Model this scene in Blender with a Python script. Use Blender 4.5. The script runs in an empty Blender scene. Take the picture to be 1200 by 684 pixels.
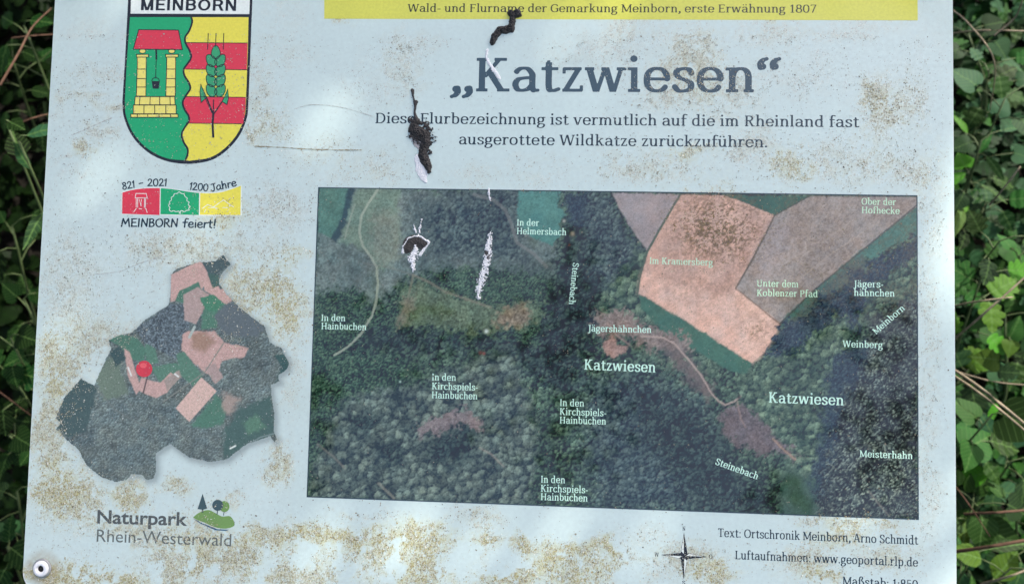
import bpy, math, random
import numpy as np
from mathutils import Vector, Matrix

random.seed(7)
rng = np.random.default_rng(7)
scene = bpy.context.scene
C = scene.collection

# ------------------------------------------------------------------ camera
# The aerial map on the board is a rectangle; its four corners give the pose.
MW, MH = 0.5426, 0.5426 / 1.9088          # map size on the board, metres
F_PX = 846.5                              # focal length for a 1200 px wide frame
TILT = math.radians(48)                   # board face leans back from vertical
CORN = [((373.5, 220), (0, MH)), ((1074.5, 229.5), (MW, MH)), ((1076, 608), (MW, 0)), ((360, 581.5), (0, 0))]
A_, b_ = [], []
for (px, py), (x, y) in CORN:
    u, v = px - 600, 342 - py
    A_.append([x, y, 1, 0, 0, 0, -u * x, -u * y]); b_.append(u)
    A_.append([0, 0, 0, x, y, 1, -v * x, -v * y]); b_.append(v)
H = np.append(np.linalg.solve(np.array(A_, float), np.array(b_, float)), 1).reshape(3, 3)
Hi = np.linalg.inv(H)
M_ = np.diag([1 / F_PX, 1 / F_PX, 1]) @ H
sc_ = 2 / (np.linalg.norm(M_[:, 0]) + np.linalg.norm(M_[:, 1])); M_ *= sc_
r1 = Vector((M_[0, 0], M_[1, 0], -M_[2, 0])).normalized()
r2 = Vector((M_[0, 1], M_[1, 1], -M_[2, 1]))
r2 = (r2 - r1 * r1.dot(r2)).normalized(); r3 = r1.cross(r2)
t_ = Vector((M_[0, 2], M_[1, 2], -M_[2, 2]))
R_ = Matrix((r1, r2, r3)).transposed()
CAM_LOCAL = Matrix.Translation(R_.transposed() @ (-t_)) @ R_.transposed().to_4x4()
BOARD_L, BOARD_R = -0.490 * MW, 1.0600 * MW
BOARD_B, BOARD_T = -0.096, 0.498
MB = Matrix.Translation((0, 0, 1.0)) @ Matrix.Rotation(TILT, 4, 'X') @ Matrix.Translation((-(BOARD_L + BOARD_R) / 2, -0.2, 0))
MBi = MB.inverted()

cam_d = bpy.data.cameras.new('camera'); cam = bpy.data.objects.new('camera', cam_d); C.objects.link(cam)
cam.matrix_world = MB @ CAM_LOCAL
cam_d.sensor_width = 36; cam_d.lens = F_PX / 1200 * 36
cam_d.clip_start = 0.02; cam_d.clip_end = 500
cam_d.dof.use_dof = True; cam_d.dof.focus_distance = 0.65; cam_d.dof.aperture_fstop = 5.6
scene.camera = cam

# ------------------------------------------------------------------ light: bright overcast
SUN_EL, SUN_AZ = math.radians(62), math.radians(70)
w = bpy.data.worlds.new('World'); scene.world = w; w.use_nodes = True
nt = w.node_tree; bg = nt.nodes['Background']
sky = nt.nodes.new('ShaderNodeTexSky'); sky.sky_type = 'NISHITA'; sky.sun_disc = False
sky.sun_elevation = SUN_EL; sky.sun_rotation = SUN_AZ; sky.air_density = 1.0; sky.dust_density = 5.0; sky.ozone_density = 1.0
nt.links.new(sky.outputs[0], bg.inputs[0]); bg.inputs[1].default_value = 0.15
sd = bpy.data.lights.new('sun', 'SUN'); sun = bpy.data.objects.new('sun', sd); C.objects.link(sun)
sd.energy = 3.4; sd.angle = math.radians(0.7); sd.color = (1.0, 0.96, 0.9)
sdir = Vector((math.sin(SUN_AZ) * math.cos(SUN_EL), math.cos(SUN_AZ) * math.cos(SUN_EL), math.sin(SUN_EL)))
sun.rotation_euler = sdir.to_track_quat('Z', 'Y').to_euler()
scene.view_settings.view_transform = 'Standard'; scene.view_settings.look = 'None'
scene.view_settings.gamma = 1; scene.view_settings.exposure = 1.06

# ------------------------------------------------------------------ colour helpers
def lin(c):
    c = np.asarray(c, float) / 255
    return np.where(c <= 0.04045, c / 12.92, ((c + 0.055) / 1.055) ** 2.4)
WHITE = lin((198, 219, 227))
PAPER = np.array([.595, .715, .660])         # even film base; the light's cool cast is put into its tint
VEIL = np.array([0.018, 0.023, 0.028])
def ink_col(c, veil=1.0):                 # photo colour of a print -> its base colour (white board = 0.8)
    return np.clip((lin(c) - VEIL * veil) / (WHITE - VEIL) * PAPER, 0.006, 0.86)

# ------------------------------------------------------------------ noise
def hsh(ix, iy, seed=0):
    n = (ix.astype(np.int64) * 374761393 + iy.astype(np.int64) * 668265263 + seed * 1274126177) & 0xffffffff
    n = ((n ^ (n >> 13)) * 1274126177) & 0xffffffff
    n = n ^ (n >> 16)
    return (n & 0xffffff) / float(0xffffff)
def vn(x, y, seed=0):
    ix, iy = np.floor(x), np.floor(y); fx, fy = x - ix, y - iy
    fx = fx * fx * (3 - 2 * fx); fy = fy * fy * (3 - 2 * fy)
    a, b = hsh(ix, iy, seed), hsh(ix + 1, iy, seed); c, d = hsh(ix, iy + 1, seed), hsh(ix + 1, iy + 1, seed)
    return (a * (1 - fx) + b * fx) * (1 - fy) + (c * (1 - fx) + d * fx) * fy
def fbm(x, y, seed=0, o=4):
    s, a, t = 0, 1, 0
    for i in range(o):
        s = s + a * vn(x, y, seed + 17 * i); t += a; a *= 0.55; x = x * 2.03 + 5.1; y = y * 2.03 + 9.7
    return s / t
def worley(x, y, seed=0):
    ix, iy = np.floor(x), np.floor(y)
    best = np.full(x.shape, 9.0); cid = np.zeros(x.shape); dx_ = np.zeros(x.shape); dy_ = np.zeros(x.shape)
    for i in (-1, 0, 1):
        for j in (-1, 0, 1):
            cx, cy = ix + i, iy + j
            ox = cx + hsh(cx, cy, seed) - x; oy = cy + hsh(cx, cy, seed + 5) - y
            d = np.hypot(ox, oy); m = d < best
            best = np.where(m, d, best); cid = np.where(m, hsh(cx, cy, seed + 9), cid)
            dx_ = np.where(m, ox, dx_); dy_ = np.where(m, oy, dy_)
    return best, cid, dx_, dy_
def sstep(a, b, x):
    t = np.clip((x - a) / (b - a), 0, 1); return t * t * (3 - 2 * t)
def poly_sd(x, y, P):                      # signed distance to polygon, negative inside
    P = np.asarray(P, float); n = len(P)
    d = np.full(x.shape, 1e9); ins = np.zeros(x.shape, bool)
    for i in range(n):
        ax, ay = P[i]; bx, by = P[(i + 1) % n]
        ex, ey = bx - ax, by - ay
        t = np.clip(((x - ax) * ex + (y - ay) * ey) / (ex * ex + ey * ey + 1e-12), 0, 1)
        d = np.minimum(d, np.hypot(x - ax - t * ex, y - ay - t * ey))
        c = ((ay > y) != (by > y)) & (x < ex * (y - ay) / (ey if ey else 1e-12) + ax)
        ins ^= c
    return np.where(ins, -d, d)
def line_d(x, y, P):
    d = np.full(x.shape, 1e9)
    for (ax, ay), (bx, by) in zip(P[:-1], P[1:]):
        ex, ey = bx - ax, by - ay
        t = np.clip(((x - ax) * ex + (y - ay) * ey) / (ex * ex + ey * ey + 1e-12), 0, 1)
        d = np.minimum(d, np.hypot(x - ax - t * ex, y - ay - t * ey))
    return d
def catmull(P, n=6, closed=False):
    P = [np.array(p, float) for p in P]
    Q = [P[-1]] + P + [P[0], P[1]] if closed else [2 * P[0] - P[1]] + P + [2 * P[-1] - P[-2]]
    out = []
    for i in range(1, len(Q) - 2):
        for k in range(n):
            t = k / n; a, b, c, d = Q[i - 1], Q[i], Q[i + 1], Q[i + 2]
            out.append(0.5 * (2 * b + (c - a) * t + (2 * a - 5 * b + 4 * c - d) * t * t + (3 * b - a - 3 * c + d) * t ** 3))
    if not closed: out.append(P[-1])
    return out

# ------------------------------------------------------------------ photo <-> board
def B(px, py):
    q = Hi @ np.array([px - 600, 342 - py, 1.0]); return q[0] / q[2], q[1] / q[2]
def to_px(X, Y):
    wv = H[2, 0] * X + H[2, 1] * Y + 1
    return 600 + (H[0, 0] * X + H[0, 1] * Y + H[0, 2]) / wv, 342 - (H[1, 0] * X + H[1, 1] * Y + H[1, 2]) / wv
PXM = 0.5426 / 708                        # one photo pixel on the board, metres (about)

# ------------------------------------------------------------------ materials
def mat(name, rough=0.5, spec=0.5, color=None, attr=None, noise=None, bump=None, coat=0.0, sheen=0, metal=0, objvar=0, trans=0):
    m = bpy.data.materials.new(name); m.use_nodes = True; n = m.node_tree.nodes; l = m.node_tree.links
    p = n['Principled BSDF']; p.inputs['Roughness'].default_value = rough
    p.inputs['Specular IOR Level'].default_value = spec if spec != .5 else .5; p.inputs['Metallic'].default_value = metal
    p.inputs['Coat Weight'].default_value = coat; p.inputs['Coat Roughness'].default_value = 0.08
    tc = n.new('ShaderNodeTexCoord')
    if attr:
        a = n.new('ShaderNodeAttribute'); a.attribute_name = attr; src = a.outputs['Color']
    else:
        a = n.new('ShaderNodeRGB'); a.outputs[0].default_value = (*color, 1); src = a.outputs[0]
    if noise:                              # (scale, low, high)
        t = n.new('ShaderNodeTexNoise'); t.inputs['Scale'].default_value = noise[0]; t.inputs['Detail'].default_value = 5
        t.inputs['Roughness'].default_value = 0.65
        l.new(tc.outputs['Object'], t.inputs['Vector'])
        r = n.new('ShaderNodeMapRange'); r.inputs['From Min'].default_value = 0.3; r.inputs['From Max'].default_value = 0.7
        r.inputs['To Min'].default_value = noise[1]; r.inputs['To Max'].default_value = noise[2]
        l.new(t.outputs['Fac'], r.inputs['Value'])
        mx = n.new('ShaderNodeVectorMath'); mx.operation = 'SCALE'
        l.new(src, mx.inputs[0]); l.new(r.outputs[0], mx.inputs['Scale']); src = mx.outputs[0]
    if objvar:
        oi = n.new('ShaderNodeObjectInfo'); hs = n.new('ShaderNodeHueSaturation')
        r = n.new('ShaderNodeMapRange'); r.inputs['To Min'].default_value = 1 - objvar; r.inputs['To Max'].default_value = 1 + objvar
        r2_ = n.new('ShaderNodeMapRange'); r2_.inputs['To Min'].default_value = 0.5 - 0.06 * objvar; r2_.inputs['To Max'].default_value = 0.5 + 0.04 * objvar
        l.new(oi.outputs['Random'], r.inputs['Value']); l.new(oi.outputs['Random'], r2_.inputs['Value'])
        l.new(r.outputs[0], hs.inputs['Value']); l.new(r2_.outputs[0], hs.inputs['Hue']); l.new(src, hs.inputs['Color']); src = hs.outputs[0]
    l.new(src, p.inputs['Base Color'])
    if bump:                               # (scale, strength, distance)
        t = n.new('ShaderNodeTexNoise'); t.inputs['Scale'].default_value = bump[0]; t.inputs['Detail'].default_value = 4
        l.new(tc.outputs['Object'], t.inputs['Vector'])
        b = n.new('ShaderNodeBump'); b.inputs['Strength'].default_value = bump[1]; b.inputs['Distance'].default_value = bump[2]
        l.new(t.outputs['Fac'], b.inputs['Height']); l.new(b.outputs[0], p.inputs['Normal'])
    if trans:
        tr = n.new('ShaderNodeBsdfTranslucent'); l.new(src, tr.inputs['Color']); ms = n.new('ShaderNodeMixShader')
        ms.inputs[0].default_value = trans; l.new(p.outputs[0], ms.inputs[1]); l.new(tr.outputs[0], ms.inputs[2])
        l.new(ms.outputs[0], n['Material Output'].inputs['Surface'])
    return m
BUMP = (6.0, 0.10, 0.003)
def ink(name, c, rough=0.10, veil=0.6):
    return mat(name, rough, 0.8, color=ink_col(c, veil), noise=(420, 0.93, 1.10), bump=BUMP)

# ------------------------------------------------------------------ mesh helpers
def mesh_obj(name, verts, faces, m, parent=None, smooth=False, world=None):
    me = bpy.data.meshes.new(name); me.from_pydata([tuple(v) for v in verts], [], [tuple(f) for f in faces])
    if m: me.materials.append(m)
    if smooth:
        me.polygons.foreach_set('use_smooth', [True] * len(me.polygons))
    me.update()
    o = bpy.data.objects.new(name, me); C.objects.link(o)
    if parent: o.parent = parent
    if world is not None: o.matrix_world = world
    return o
def empty(name, m, label=None, cat=None, group=None):
    o = bpy.data.objects.new(name, None); C.objects.link(o); o.matrix_world = m; o.empty_display_size = 0.05
    return tag(o, label, cat, group)
def tag(o, label=None, cat=None, group=None, kind=None):
    if label: o['label'] = label
    if cat: o['category'] = cat
    if group: o['group'] = group
    if kind: o['kind'] = kind
    return o

def march(sdf, xs, ys):
    """Polygons of the region sdf<0 on a regular grid; full cells of a row merge into one quad."""
    V, Fc, idx = [], [], {}
    def vid(p):
        k = (round(p[0], 7), round(p[1], 7))
        if k not in idx: idx[k] = len(V); V.append(p)
        return idx[k]
    ny, nx = sdf.shape
    ins = sdf < 0
    cnt = ins[:-1, :-1].astype(int) + ins[:-1, 1:] + ins[1:, :-1] + ins[1:, 1:]
    for j in range(ny - 1):
        run = None
        for i in np.nonzero(cnt[j])[0]:
            i = int(i)
            if cnt[j, i] == 4:
                if run is not None and run[1] == i: run[1] = i + 1
                else:
                    if run is not None: Fc.append([vid((xs[run[0]], ys[j])), vid((xs[run[1]], ys[j])), vid((xs[run[1]], ys[j + 1])), vid((xs[run[0]], ys[j + 1]))])
                    run = [i, i + 1]
                continue
            P = [(xs[i], ys[j]), (xs[i + 1], ys[j]), (xs[i + 1], ys[j + 1]), (xs[i], ys[j + 1])]
            D = [sdf[j, i], sdf[j, i + 1], sdf[j + 1, i + 1], sdf[j + 1, i]]
            poly = []
            for k in range(4):
                a, b = D[k], D[(k + 1) % 4]
                if a < 0: poly.append(vid(P[k]))
                if (a < 0) != (b < 0):
                    t = a / (a - b); p, q = P[k], P[(k + 1) % 4]
                    poly.append(vid((p[0] + (q[0] - p[0]) * t, p[1] + (q[1] - p[1]) * t)))
            pp = [poly[k] for k in range(len(poly)) if poly[k] != poly[k - 1]]
            if len(pp) >= 3 and len(set(pp)) == len(pp): Fc.append(pp)
        if run is not None: Fc.append([vid((xs[run[0]], ys[j])), vid((xs[run[1]], ys[j])), vid((xs[run[1]], ys[j + 1])), vid((xs[run[0]], ys[j + 1]))])
    return V, Fc

# ------------------------------------------------------------------ the slab-serif alphabet (x-height 0.5, caps 0.69)
XH, CAP, ASC, DESC = 0.5, 0.69, 0.76, -0.2
def glyphs(S, T):
    h = T / 2
    V_ = lambda x, a, b, w=S: ('V', x, a, b, w)
    H_ = lambda a, b, y, w=T: ('V', (a + b) / 2, y - w / 2, y + w / 2, b - a)
    D_ = lambda x0, y0, x1, y1, w: ('D', x0, y0, x1, y1, w)
    Cv = lambda *p: ('C', catmull(p, 5))
    O_ = lambda x, y, r, q=None: ('O', x, y, r, q or r)
    def E(cx, cy, rx, ry, a0, a1, n=22):
        P = []
        for k in range(n + 1):
            a = math.radians(a0 + (a1 - a0) * k / n); c, s = math.cos(a), math.sin(a)
            P.append(np.array((cx + rx * math.copysign(abs(c) ** 0.88, c), cy + ry * math.copysign(abs(s) ** 0.88, s))))
        return ('C', P)
    top = lambda x, y=XH: H_(x - 0.125, x, y - h)
    bot = lambda x, l=0.115, r=0.115: H_(x - l, x + r, h)
    stem = lambda x, y: [V_(x, 0, y), top(x, y), bot(x)]
    dots = [O_(.16, .665, .052), O_(.36, .665, .052)]
    G = {}
    G['n'] = (.59, stem(.15, XH) + [E(.305, .30, .145, .175, 165, 0), V_(.45, 0, .31), bot(.45, .09, .10)])
    G['m'] = (.87, stem(.15, XH) + [E(.29, .30, .135, .175, 165, 0), V_(.425, 0, .31), bot(.425, .09, .09), E(.57, .30, .14, .175, 165, 0), V_(.71, 0, .31), bot(.71, .09, .10)])
    G['h'] = (.59, stem(.15, ASC) + [E(.305, .30, .145, .175, 165, 0), V_(.45, 0, .31), bot(.45, .09, .10)])
    G['u'] = (.58, [V_(.13, .19, XH), top(.13), E(.27, .19, .14, .165, 180, 350), V_(.43, 0, XH), H_(.33, .43, XH - h), H_(.43, .55, h)])
    G['i'] = (.30, stem(.15, XH) + [O_(.14, .675, .068)])
    G['l'] = (.30, stem(.15, ASC))
    G['r'] = (.44, stem(.15, XH) + [Cv((.16, .33), (.21, .43), (.30, .475), (.40, .455)), O_(.375, .44, .045)])
    G['o'] = (.57, [E(.285, .25, .195, .227, 0, 360, 34)])
    G['e'] = (.53, [E(.275, .25, .19, .227, 5, 322, 30), H_(.11, .51, .265)])
    G['c'] = (.49, [E(.28, .25, .195, .227, 52, 315, 28), O_(.405, .41, .045)])
    G['a'] = (.55, [O_(.125, .405, .048), Cv((.11, .41), (.20, .472), (.33, .465), (.415, .36), (.42, .27)), V_(.42, .07, .34), Cv((.415, .10), (.45, .03), (.53, .03)),
                    Cv((.42, .285), (.28, .28), (.15, .245), (.10, .15), (.14, .05), (.23, .026), (.34, .055), (.42, .14))])
    G['s'] = (.46, [Cv((.385, .385), (.34, .455), (.24, .475), (.13, .44), (.105, .365), (.16, .295), (.28, .24), (.375, .175), (.365, .075), (.27, .027), (.15, .03), (.075, .11))])
    G['t'] = (.39, [V_(.18, .13, .60), D_(.14, .5, .18, .64, .06), H_(.04, .36, XH - h), Cv((.18, .15), (.20, .045), (.28, .026), (.37, .055))])
    G['z'] = (.47, [H_(.06, .41, XH - h), H_(.05, .43, h), D_(.105, .02, .36, .48, S * .80), V_(.08, .37, .48, T), V_(.41, .02, .13, T)])
    G['k'] = (.58, stem(.15, ASC) + [D_(.19, .22, .42, .49, S * .62), D_(.45, .01, .285, .30, S * .88), H_(.33, .52, XH - h), H_(.38, .57, h)])
    G['w'] = (.78, [D_(.22, 0, .08, .5, S), D_(.235, 0, .385, .5, S * .66), D_(.535, 0, .395, .5, S), D_(.55, 0, .69, .5, S * .66), H_(0, .18, XH - h), H_(.31, .44, XH - h), H_(.60, .78, XH - h)])
    G['v'] = (.55, [D_(.265, 0, .09, .5, S), D_(.285, 0, .45, .5, S * .66), H_(0, .19, XH - h), H_(.36, .55, XH - h)])
    G['x'] = (.55, [D_(.43, 0, .12, .5, S * .9), D_(.11, 0, .42, .5, S * .62), H_(.02, .22, XH - h), H_(.33, .52, XH - h), H_(.02, .20, h), H_(.33, .54, h)])
    G['g'] = (.54, [E(.25, .325, .15, .152, 0, 360, 28), Cv((.36, .42), (.42, .475), (.51, .47)),
                    Cv((.16, .20), (.10, .13), (.15, .07), (.30, .055), (.43, .025), (.46, -.06), (.38, -.16), (.23, -.195), (.09, -.15), (.08, -.06), (.16, .02))])
    G['b'] = (.58, [V_(.15, .03, ASC), top(.15, ASC), E(.30, .25, .18, .225, 150, -150, 30)])
    G['d'] = (.59, [V_(.43, 0, ASC), top(.43, ASC), H_(.43, .55, h), E(.28, .25, .18, .225, 25, 330, 28)])
    G['p'] = (.59, [V_(.15, DESC, XH), top(.15), ('V', .15, DESC, DESC + T, .24), E(.30, .25, .185, .225, 150, -150, 30)])
    G['f'] = (.37, [V_(.16, 0, .60), bot(.16), Cv((.16, .58), (.19, .70), (.28, .735), (.38, .705)), H_(.04, .35, XH - h)])
    G['ß'] = (.62, [V_(.16, 0, .56), bot(.16, .12, .09), top(.16), Cv((.16, .54), (.19, .68), (.29, .735), (.40, .69), (.42, .60), (.34, .50), (.38, .40), (.50, .29), (.53, .15), (.46, .04), (.34, .026))])
    G['ä'] = (G['a'][0], G['a'][1] + dots); G['ü'] = (G['u'][0], G['u'][1] + dots)
    cs = lambda x: [V_(x, 0, CAP), H_(x - .11, x + .11, h), H_(x - .11, x + .11, CAP - h)]
    G['K'] = (.70, cs(.16) + [D_(.20, .29, .50, .68, S * .66), D_(.54, .01, .30, .40, S * .95), H_(.39, .63, CAP - h), H_(.45, .69, h)])
    G['D'] = (.71, cs(.16) + [E(.28, .345, .33, .319, 90, -90, 24), H_(.16, .30, CAP - h), H_(.16, .30, h)])
    G['F'] = (.58, cs(.16) + [H_(.16, .52, CAP - h), V_(.50, .57, .68, T), H_(.16, .42, .36), V_(.42, .30, .42, T)])
    G['E'] = (.61, cs(.16) + [H_(.16, .53, CAP - h), V_(.51, .58, .68, T), H_(.16, .42, .36), V_(.42, .30, .42, T), H_(.16, .54, h), V_(.53, .01, .12, T)])
    G['R'] = (.66, cs(.16) + [E(.30, .515, .19, .148, 90, -90, 20), H_(.16, .31, CAP - h), H_(.16, .31, .365), D_(.51, .01, .33, .36, S * .92), H_(.46, .64, h)])
    G['P'] = (.61, cs(.16) + [E(.31, .50, .20, .163, 90, -90, 20), H_(.16, .32, CAP - h), H_(.16, .32, .335)])
    G['W'] = (.95, [D_(.265, 0, .09, .69, S), D_(.285, 0, .46, .69, S * .66), D_(.665, 0, .48, .69, S), D_(.685, 0, .86, .69, S * .66), H_(0, .20, CAP - h), H_(.75, .95, CAP - h)])
    G['M'] = (.88, [V_(.14, 0, CAP, S * .72), V_(.74, 0, CAP), D_(.43, .06, .15, .67, S), D_(.45, .06, .73, .67, S * .62), H_(.03, .25, h), H_(.62, .86, h), H_(.02, .17, CAP - h), H_(.72, .86, CAP - h)])
    G['G'] = (.68, [E(.36, .345, .28, .319, 48, 330, 28), V_(.57, .05, .32, S * .9), H_(.42, .66, .33), V_(.55, .50, .66, T)])
    G['O'] = (.72, [E(.36, .345, .28, .319, 0, 360, 36)])
    G['S'] = (.55, [Cv((.455, .53), (.42, .62), (.30, .665), (.16, .63), (.11, .52), (.17, .42), (.31, .34), (.44, .25), (.46, .14), (.38, .045), (.25, .026), (.12, .07), (.085, .16))])
    G['H'] = (.76, cs(.16) + cs(.60) + [H_(.16, .60, .35)])
    G['I'] = (.32, cs(.16)); G['L'] = (.58, cs(.16) + [H_(.16, .53, h), V_(.52, .01, .14, T)])
    G['J'] = (.36, [V_(.22, -.02, CAP), H_(.09, .33, CAP - h), Cv((.22, .02), (.19, -.12), (.08, -.15), (.02, -.12))])
    G['U'] = (.72, [V_(.16, .2, CAP), V_(.56, .2, CAP, S * .8), E(.36, .22, .20, .195, 180, 360), H_(.04, .28, CAP - h), H_(.44, .68, CAP - h)])
    G['T'] = (.63, [V_(.315, 0, CAP), H_(.04, .59, CAP - h), V_(.065, .56, .68, T), V_(.565, .56, .68, T), H_(.20, .43, h)])
    G['A'] = (.68, [D_(.10, 0, .32, .69, S * .66), D_(.56, 0, .34, .69, S), H_(.18, .48, .22), H_(0, .20, h), H_(.46, .67, h)])
    G['N'] = (.75, [V_(.16, 0, CAP, S * .72), V_(.58, 0, CAP, S * .72), D_(.57, .02, .17, .67, S), H_(.04, .28, h), H_(.46, .70, CAP - h)])
    G['1'] = (.48, [V_(.26, 0, CAP), H_(.11, .40, h), D_(.12, .53, .27, .67, T * 1.3)])
    G['8'] = (.55, [E(.275, .52, .155, .147, 0, 360, 28), E(.275, .19, .19, .167, 0, 360, 28)])
    G['0'] = (.57, [E(.285, .345, .20, .319, 0, 360, 34)])
    G['7'] = (.52, [H_(.06, .48, CAP - h), V_(.085, .56, .68, T), D_(.19, 0, .44, .66, S * .8)])
    G['5'] = (.53, [H_(.12, .44, CAP - h), V_(.14, .38, .68, S * .6), Cv((.13, .38), (.27, .42), (.42, .36), (.45, .21), (.38, .07), (.24, .026), (.09, .08))])
    G['.'] = (.24, [O_(.12, .055, .062)]); G[':'] = (.26, [O_(.13, .055, .062), O_(.13, .40, .062)])
    comma = lambda x, y: [O_(x, y, .066), ('C', catmull([(x + .035, y + .01), (x + .04, y - .06), (x - .005, y - .125), (x - .075, y - .155)], 5))]
    G[','] = (.25, comma(.13, .055))
    G['-'] = (.34, [H_(.04, .30, .25, T * 1.15)])
    G['„'] = (.47, comma(.13, .05) + comma(.36, .05))
    up = lambda x, y: [O_(x, y, .066), ('C', catmull([(x - .035, y - .01), (x - .04, y + .06), (x + .005, y + .125), (x + .075, y + .155)], 5))]
    G['“'] = (.47, up(.12, .52) + up(.35, .52))
    return G

def prim_sdf(p, X, Y, S, T):
    k = p[0]
    if k == 'V':
        _, x, a, b, wd = p
        qx, qy = np.abs(X - x) - wd / 2, np.abs(Y - (a + b) / 2) - (b - a) / 2
        return np.maximum(qx, qy)
    if k == 'D':
        _, x0, y0, x1, y1, wd = p
        L = math.hypot(x1 - x0, y1 - y0); nx, ny = (y1 - y0) / L, -(x1 - x0) / L
        d = np.abs((X - x0) * nx + (Y - y0) * ny) - wd / 2
        return np.maximum(d, np.maximum(min(y0, y1) - Y, Y - max(y0, y1)))
    if k == 'O':
        _, x, y, rx, ry = p
        return (np.hypot((X - x) / rx, (Y - y) / ry) - 1) * min(rx, ry)
    if k == 'C':
        P = p[1]; out = np.full(X.shape, 9.0); fixed = p[2] if len(p) > 2 else None
        for (ax, ay), (bx, by) in zip(P[:-1], P[1:]):
            ex, ey = bx - ax, by - ay; L2 = ex * ex + ey * ey
            if L2 < 1e-10: continue
            L = math.sqrt(L2); wd = fixed or math.sqrt((S * ey / L) ** 2 + (T * ex / L) ** 2)
            t = np.clip(((X - ax) * ex + (Y - ay) * ey) / L2, 0, 1)
            out = np.minimum(out, np.hypot(X - ax - t * ex, Y - ay - t * ey) - wd / 2)
        return out
class Face:
    def __init__(s, G, S, T): s.G, s.S, s.T, s.cache = G, S, T, {}
    def get(s, ch, res):
        k = (ch, res)
        if k not in s.cache:
            adv, prims = s.G[ch]; st = 1 / res
            xs = np.arange(-.16, adv + .16, st); ys = np.arange(-.26, .84, st)
            X, Y = np.meshgrid(xs, ys); d = np.full(X.shape, 9.0)
            for p in prims: d = np.minimum(d, prim_sdf(p, X, Y, s.S, s.T))
            s.cache[k] = march(d + 1e-6, xs, ys)
        return s.cache[k]
    def width(s, t, sp): return sum((.26 if c == ' ' else s.G[c][0]) + sp for c in t) - sp
SLAB = Face(glyphs(.112, .056), .112, .056)
SLABM = Face(glyphs(.122, .062), .122, .062)

# a felt-pen hand
def hand():
    w_ = .108
    c = lambda *p: ('C', catmull(p, 5), w_); l = lambda *p: ('C', [np.array(q, float) for q in p], w_)
    return {
        '8': (.46, [c((.36, .55), (.24, .66), (.10, .58), (.14, .44), (.32, .30), (.38, .12), (.24, .0), (.08, .08), (.10, .24), (.26, .38), (.37, .52))]),
        '2': (.46, [c((.07, .52), (.16, .65), (.32, .60), (.33, .42), (.20, .20), (.05, .02)), l((.05, .02), (.42, .03))]),
        '1': (.26, [l((.05, .52), (.17, .66), (.13, .0))]),
        '-': (.40, [l((.06, .30), (.34, .32))]),
        '0': (.48, [c((.25, .66), (.08, .55), (.06, .25), (.16, .02), (.34, .05), (.42, .32), (.36, .58), (.25, .66))]),
        'J': (.44, [l((.12, .66), (.42, .68)), c((.30, .66), (.30, .2), (.22, .0), (.10, .02), (.04, .12))]),
        'a': (.44, [c((.34, .40), (.20, .44), (.07, .28), (.08, .08), (.20, .02), (.32, .14), (.35, .40)), c((.35, .40), (.34, .12), (.42, .02))]),
        'h': (.44, [l((.10, .72), (.08, .0)), c((.09, .20), (.20, .42), (.32, .38), (.34, .0))]),
        'r': (.34, [l((.09, .42), (.08, .0)), c((.09, .22), (.17, .40), (.30, .40))]),
        'e': (.42, [c((.08, .22), (.34, .26), (.30, .42), (.14, .42), (.05, .22), (.12, .03), (.26, .0), (.38, .08))]),
        'M': (.66, [l((.04, .0), (.14, .66), (.30, .22), (.50, .68), (.58, .0))]),
        'E': (.46, [l((.09, .64), (.08, .0)), l((.06, .64), (.40, .66)), l((.08, .34), (.34, .35)), l((.06, .02), (.42, .02))]),
        'I': (.22, [l((.11, .66), (.09, .0))]),
        'N': (.54, [l((.07, .0), (.11, .66), (.42, .02), (.46, .68))]),
        'B': (.46, [l((.09, .64), (.08, .0)), c((.06, .64), (.28, .64), (.34, .50), (.24, .38), (.10, .35)), c((.10, .35), (.32, .32), (.38, .14), (.26, .02), (.06, .02))]),
        'O': (.56, [c((.28, .66), (.08, .52), (.06, .22), (.20, .01), (.42, .08), (.50, .34), (.42, .60), (.28, .66))]),
        'R': (.48, [l((.09, .64), (.08, .0)), c((.06, .64), (.28, .66), (.36, .50), (.26, .36), (.10, .33)), l((.18, .34), (.42, .0))]),
        'f': (.36, [c((.36, .70), (.22, .72), (.16, .55), (.14, .0)), l((.02, .40), (.32, .42))]),
        'i': (.20, [l((.10, .42), (.10, .0)), ('O', .11, .60, .05, .05)]),
        't': (.34, [l((.15, .64), (.13, .08), (.24, .0)), l((.02, .44), (.30, .46))]),
        '!': (.22, [l((.13, .72), (.10, .20)), ('O', .09, .02, .055, .055)]),
    }
HAND = Face(hand(), .085, .085)

def grot():
    S = .135; V_ = lambda x, a=0, b=.69, w=S: ('V', x, a, b, w); H_ = lambda a, b, y: ('V', (a + b) / 2, y - .055, y + .055, b - a); D_ = lambda *p: ('D', *p)
    def E(cx, cy, rx, ry, a0, a1): return ('C', [np.array((cx + rx * math.cos(math.radians(a)), cy + ry * math.sin(math.radians(a)))) for a in np.linspace(a0, a1, 24)])
    return {'M': (.72, [V_(.13), V_(.59), D_(.345, 0, .15, .69, .12), D_(.375, 0, .57, .69, .12)]), 'E': (.54, [V_(.13), H_(.13, .50, .635), H_(.13, .47, .36), H_(.13, .51, .055)]), 'I': (.27, [V_(.135)]),
            'N': (.64, [V_(.13, w=.12), V_(.51, w=.12), D_(.50, 0, .14, .69, .135)]), 'B': (.60, [V_(.13), H_(.13, .34, .635), H_(.13, .34, .365), H_(.13, .34, .055), E(.33, .50, .14, .135, 90, -90), E(.34, .21, .155, .155, 90, -90)]),
            'O': (.70, [E(.35, .345, .235, .29, 0, 360)]), 'R': (.61, [V_(.13), H_(.13, .34, .635), H_(.13, .34, .33), E(.33, .483, .15, .152, 90, -90), D_(.52, 0, .36, .36, .125)])}
GROT = Face(grot(), .135, .11)
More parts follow.
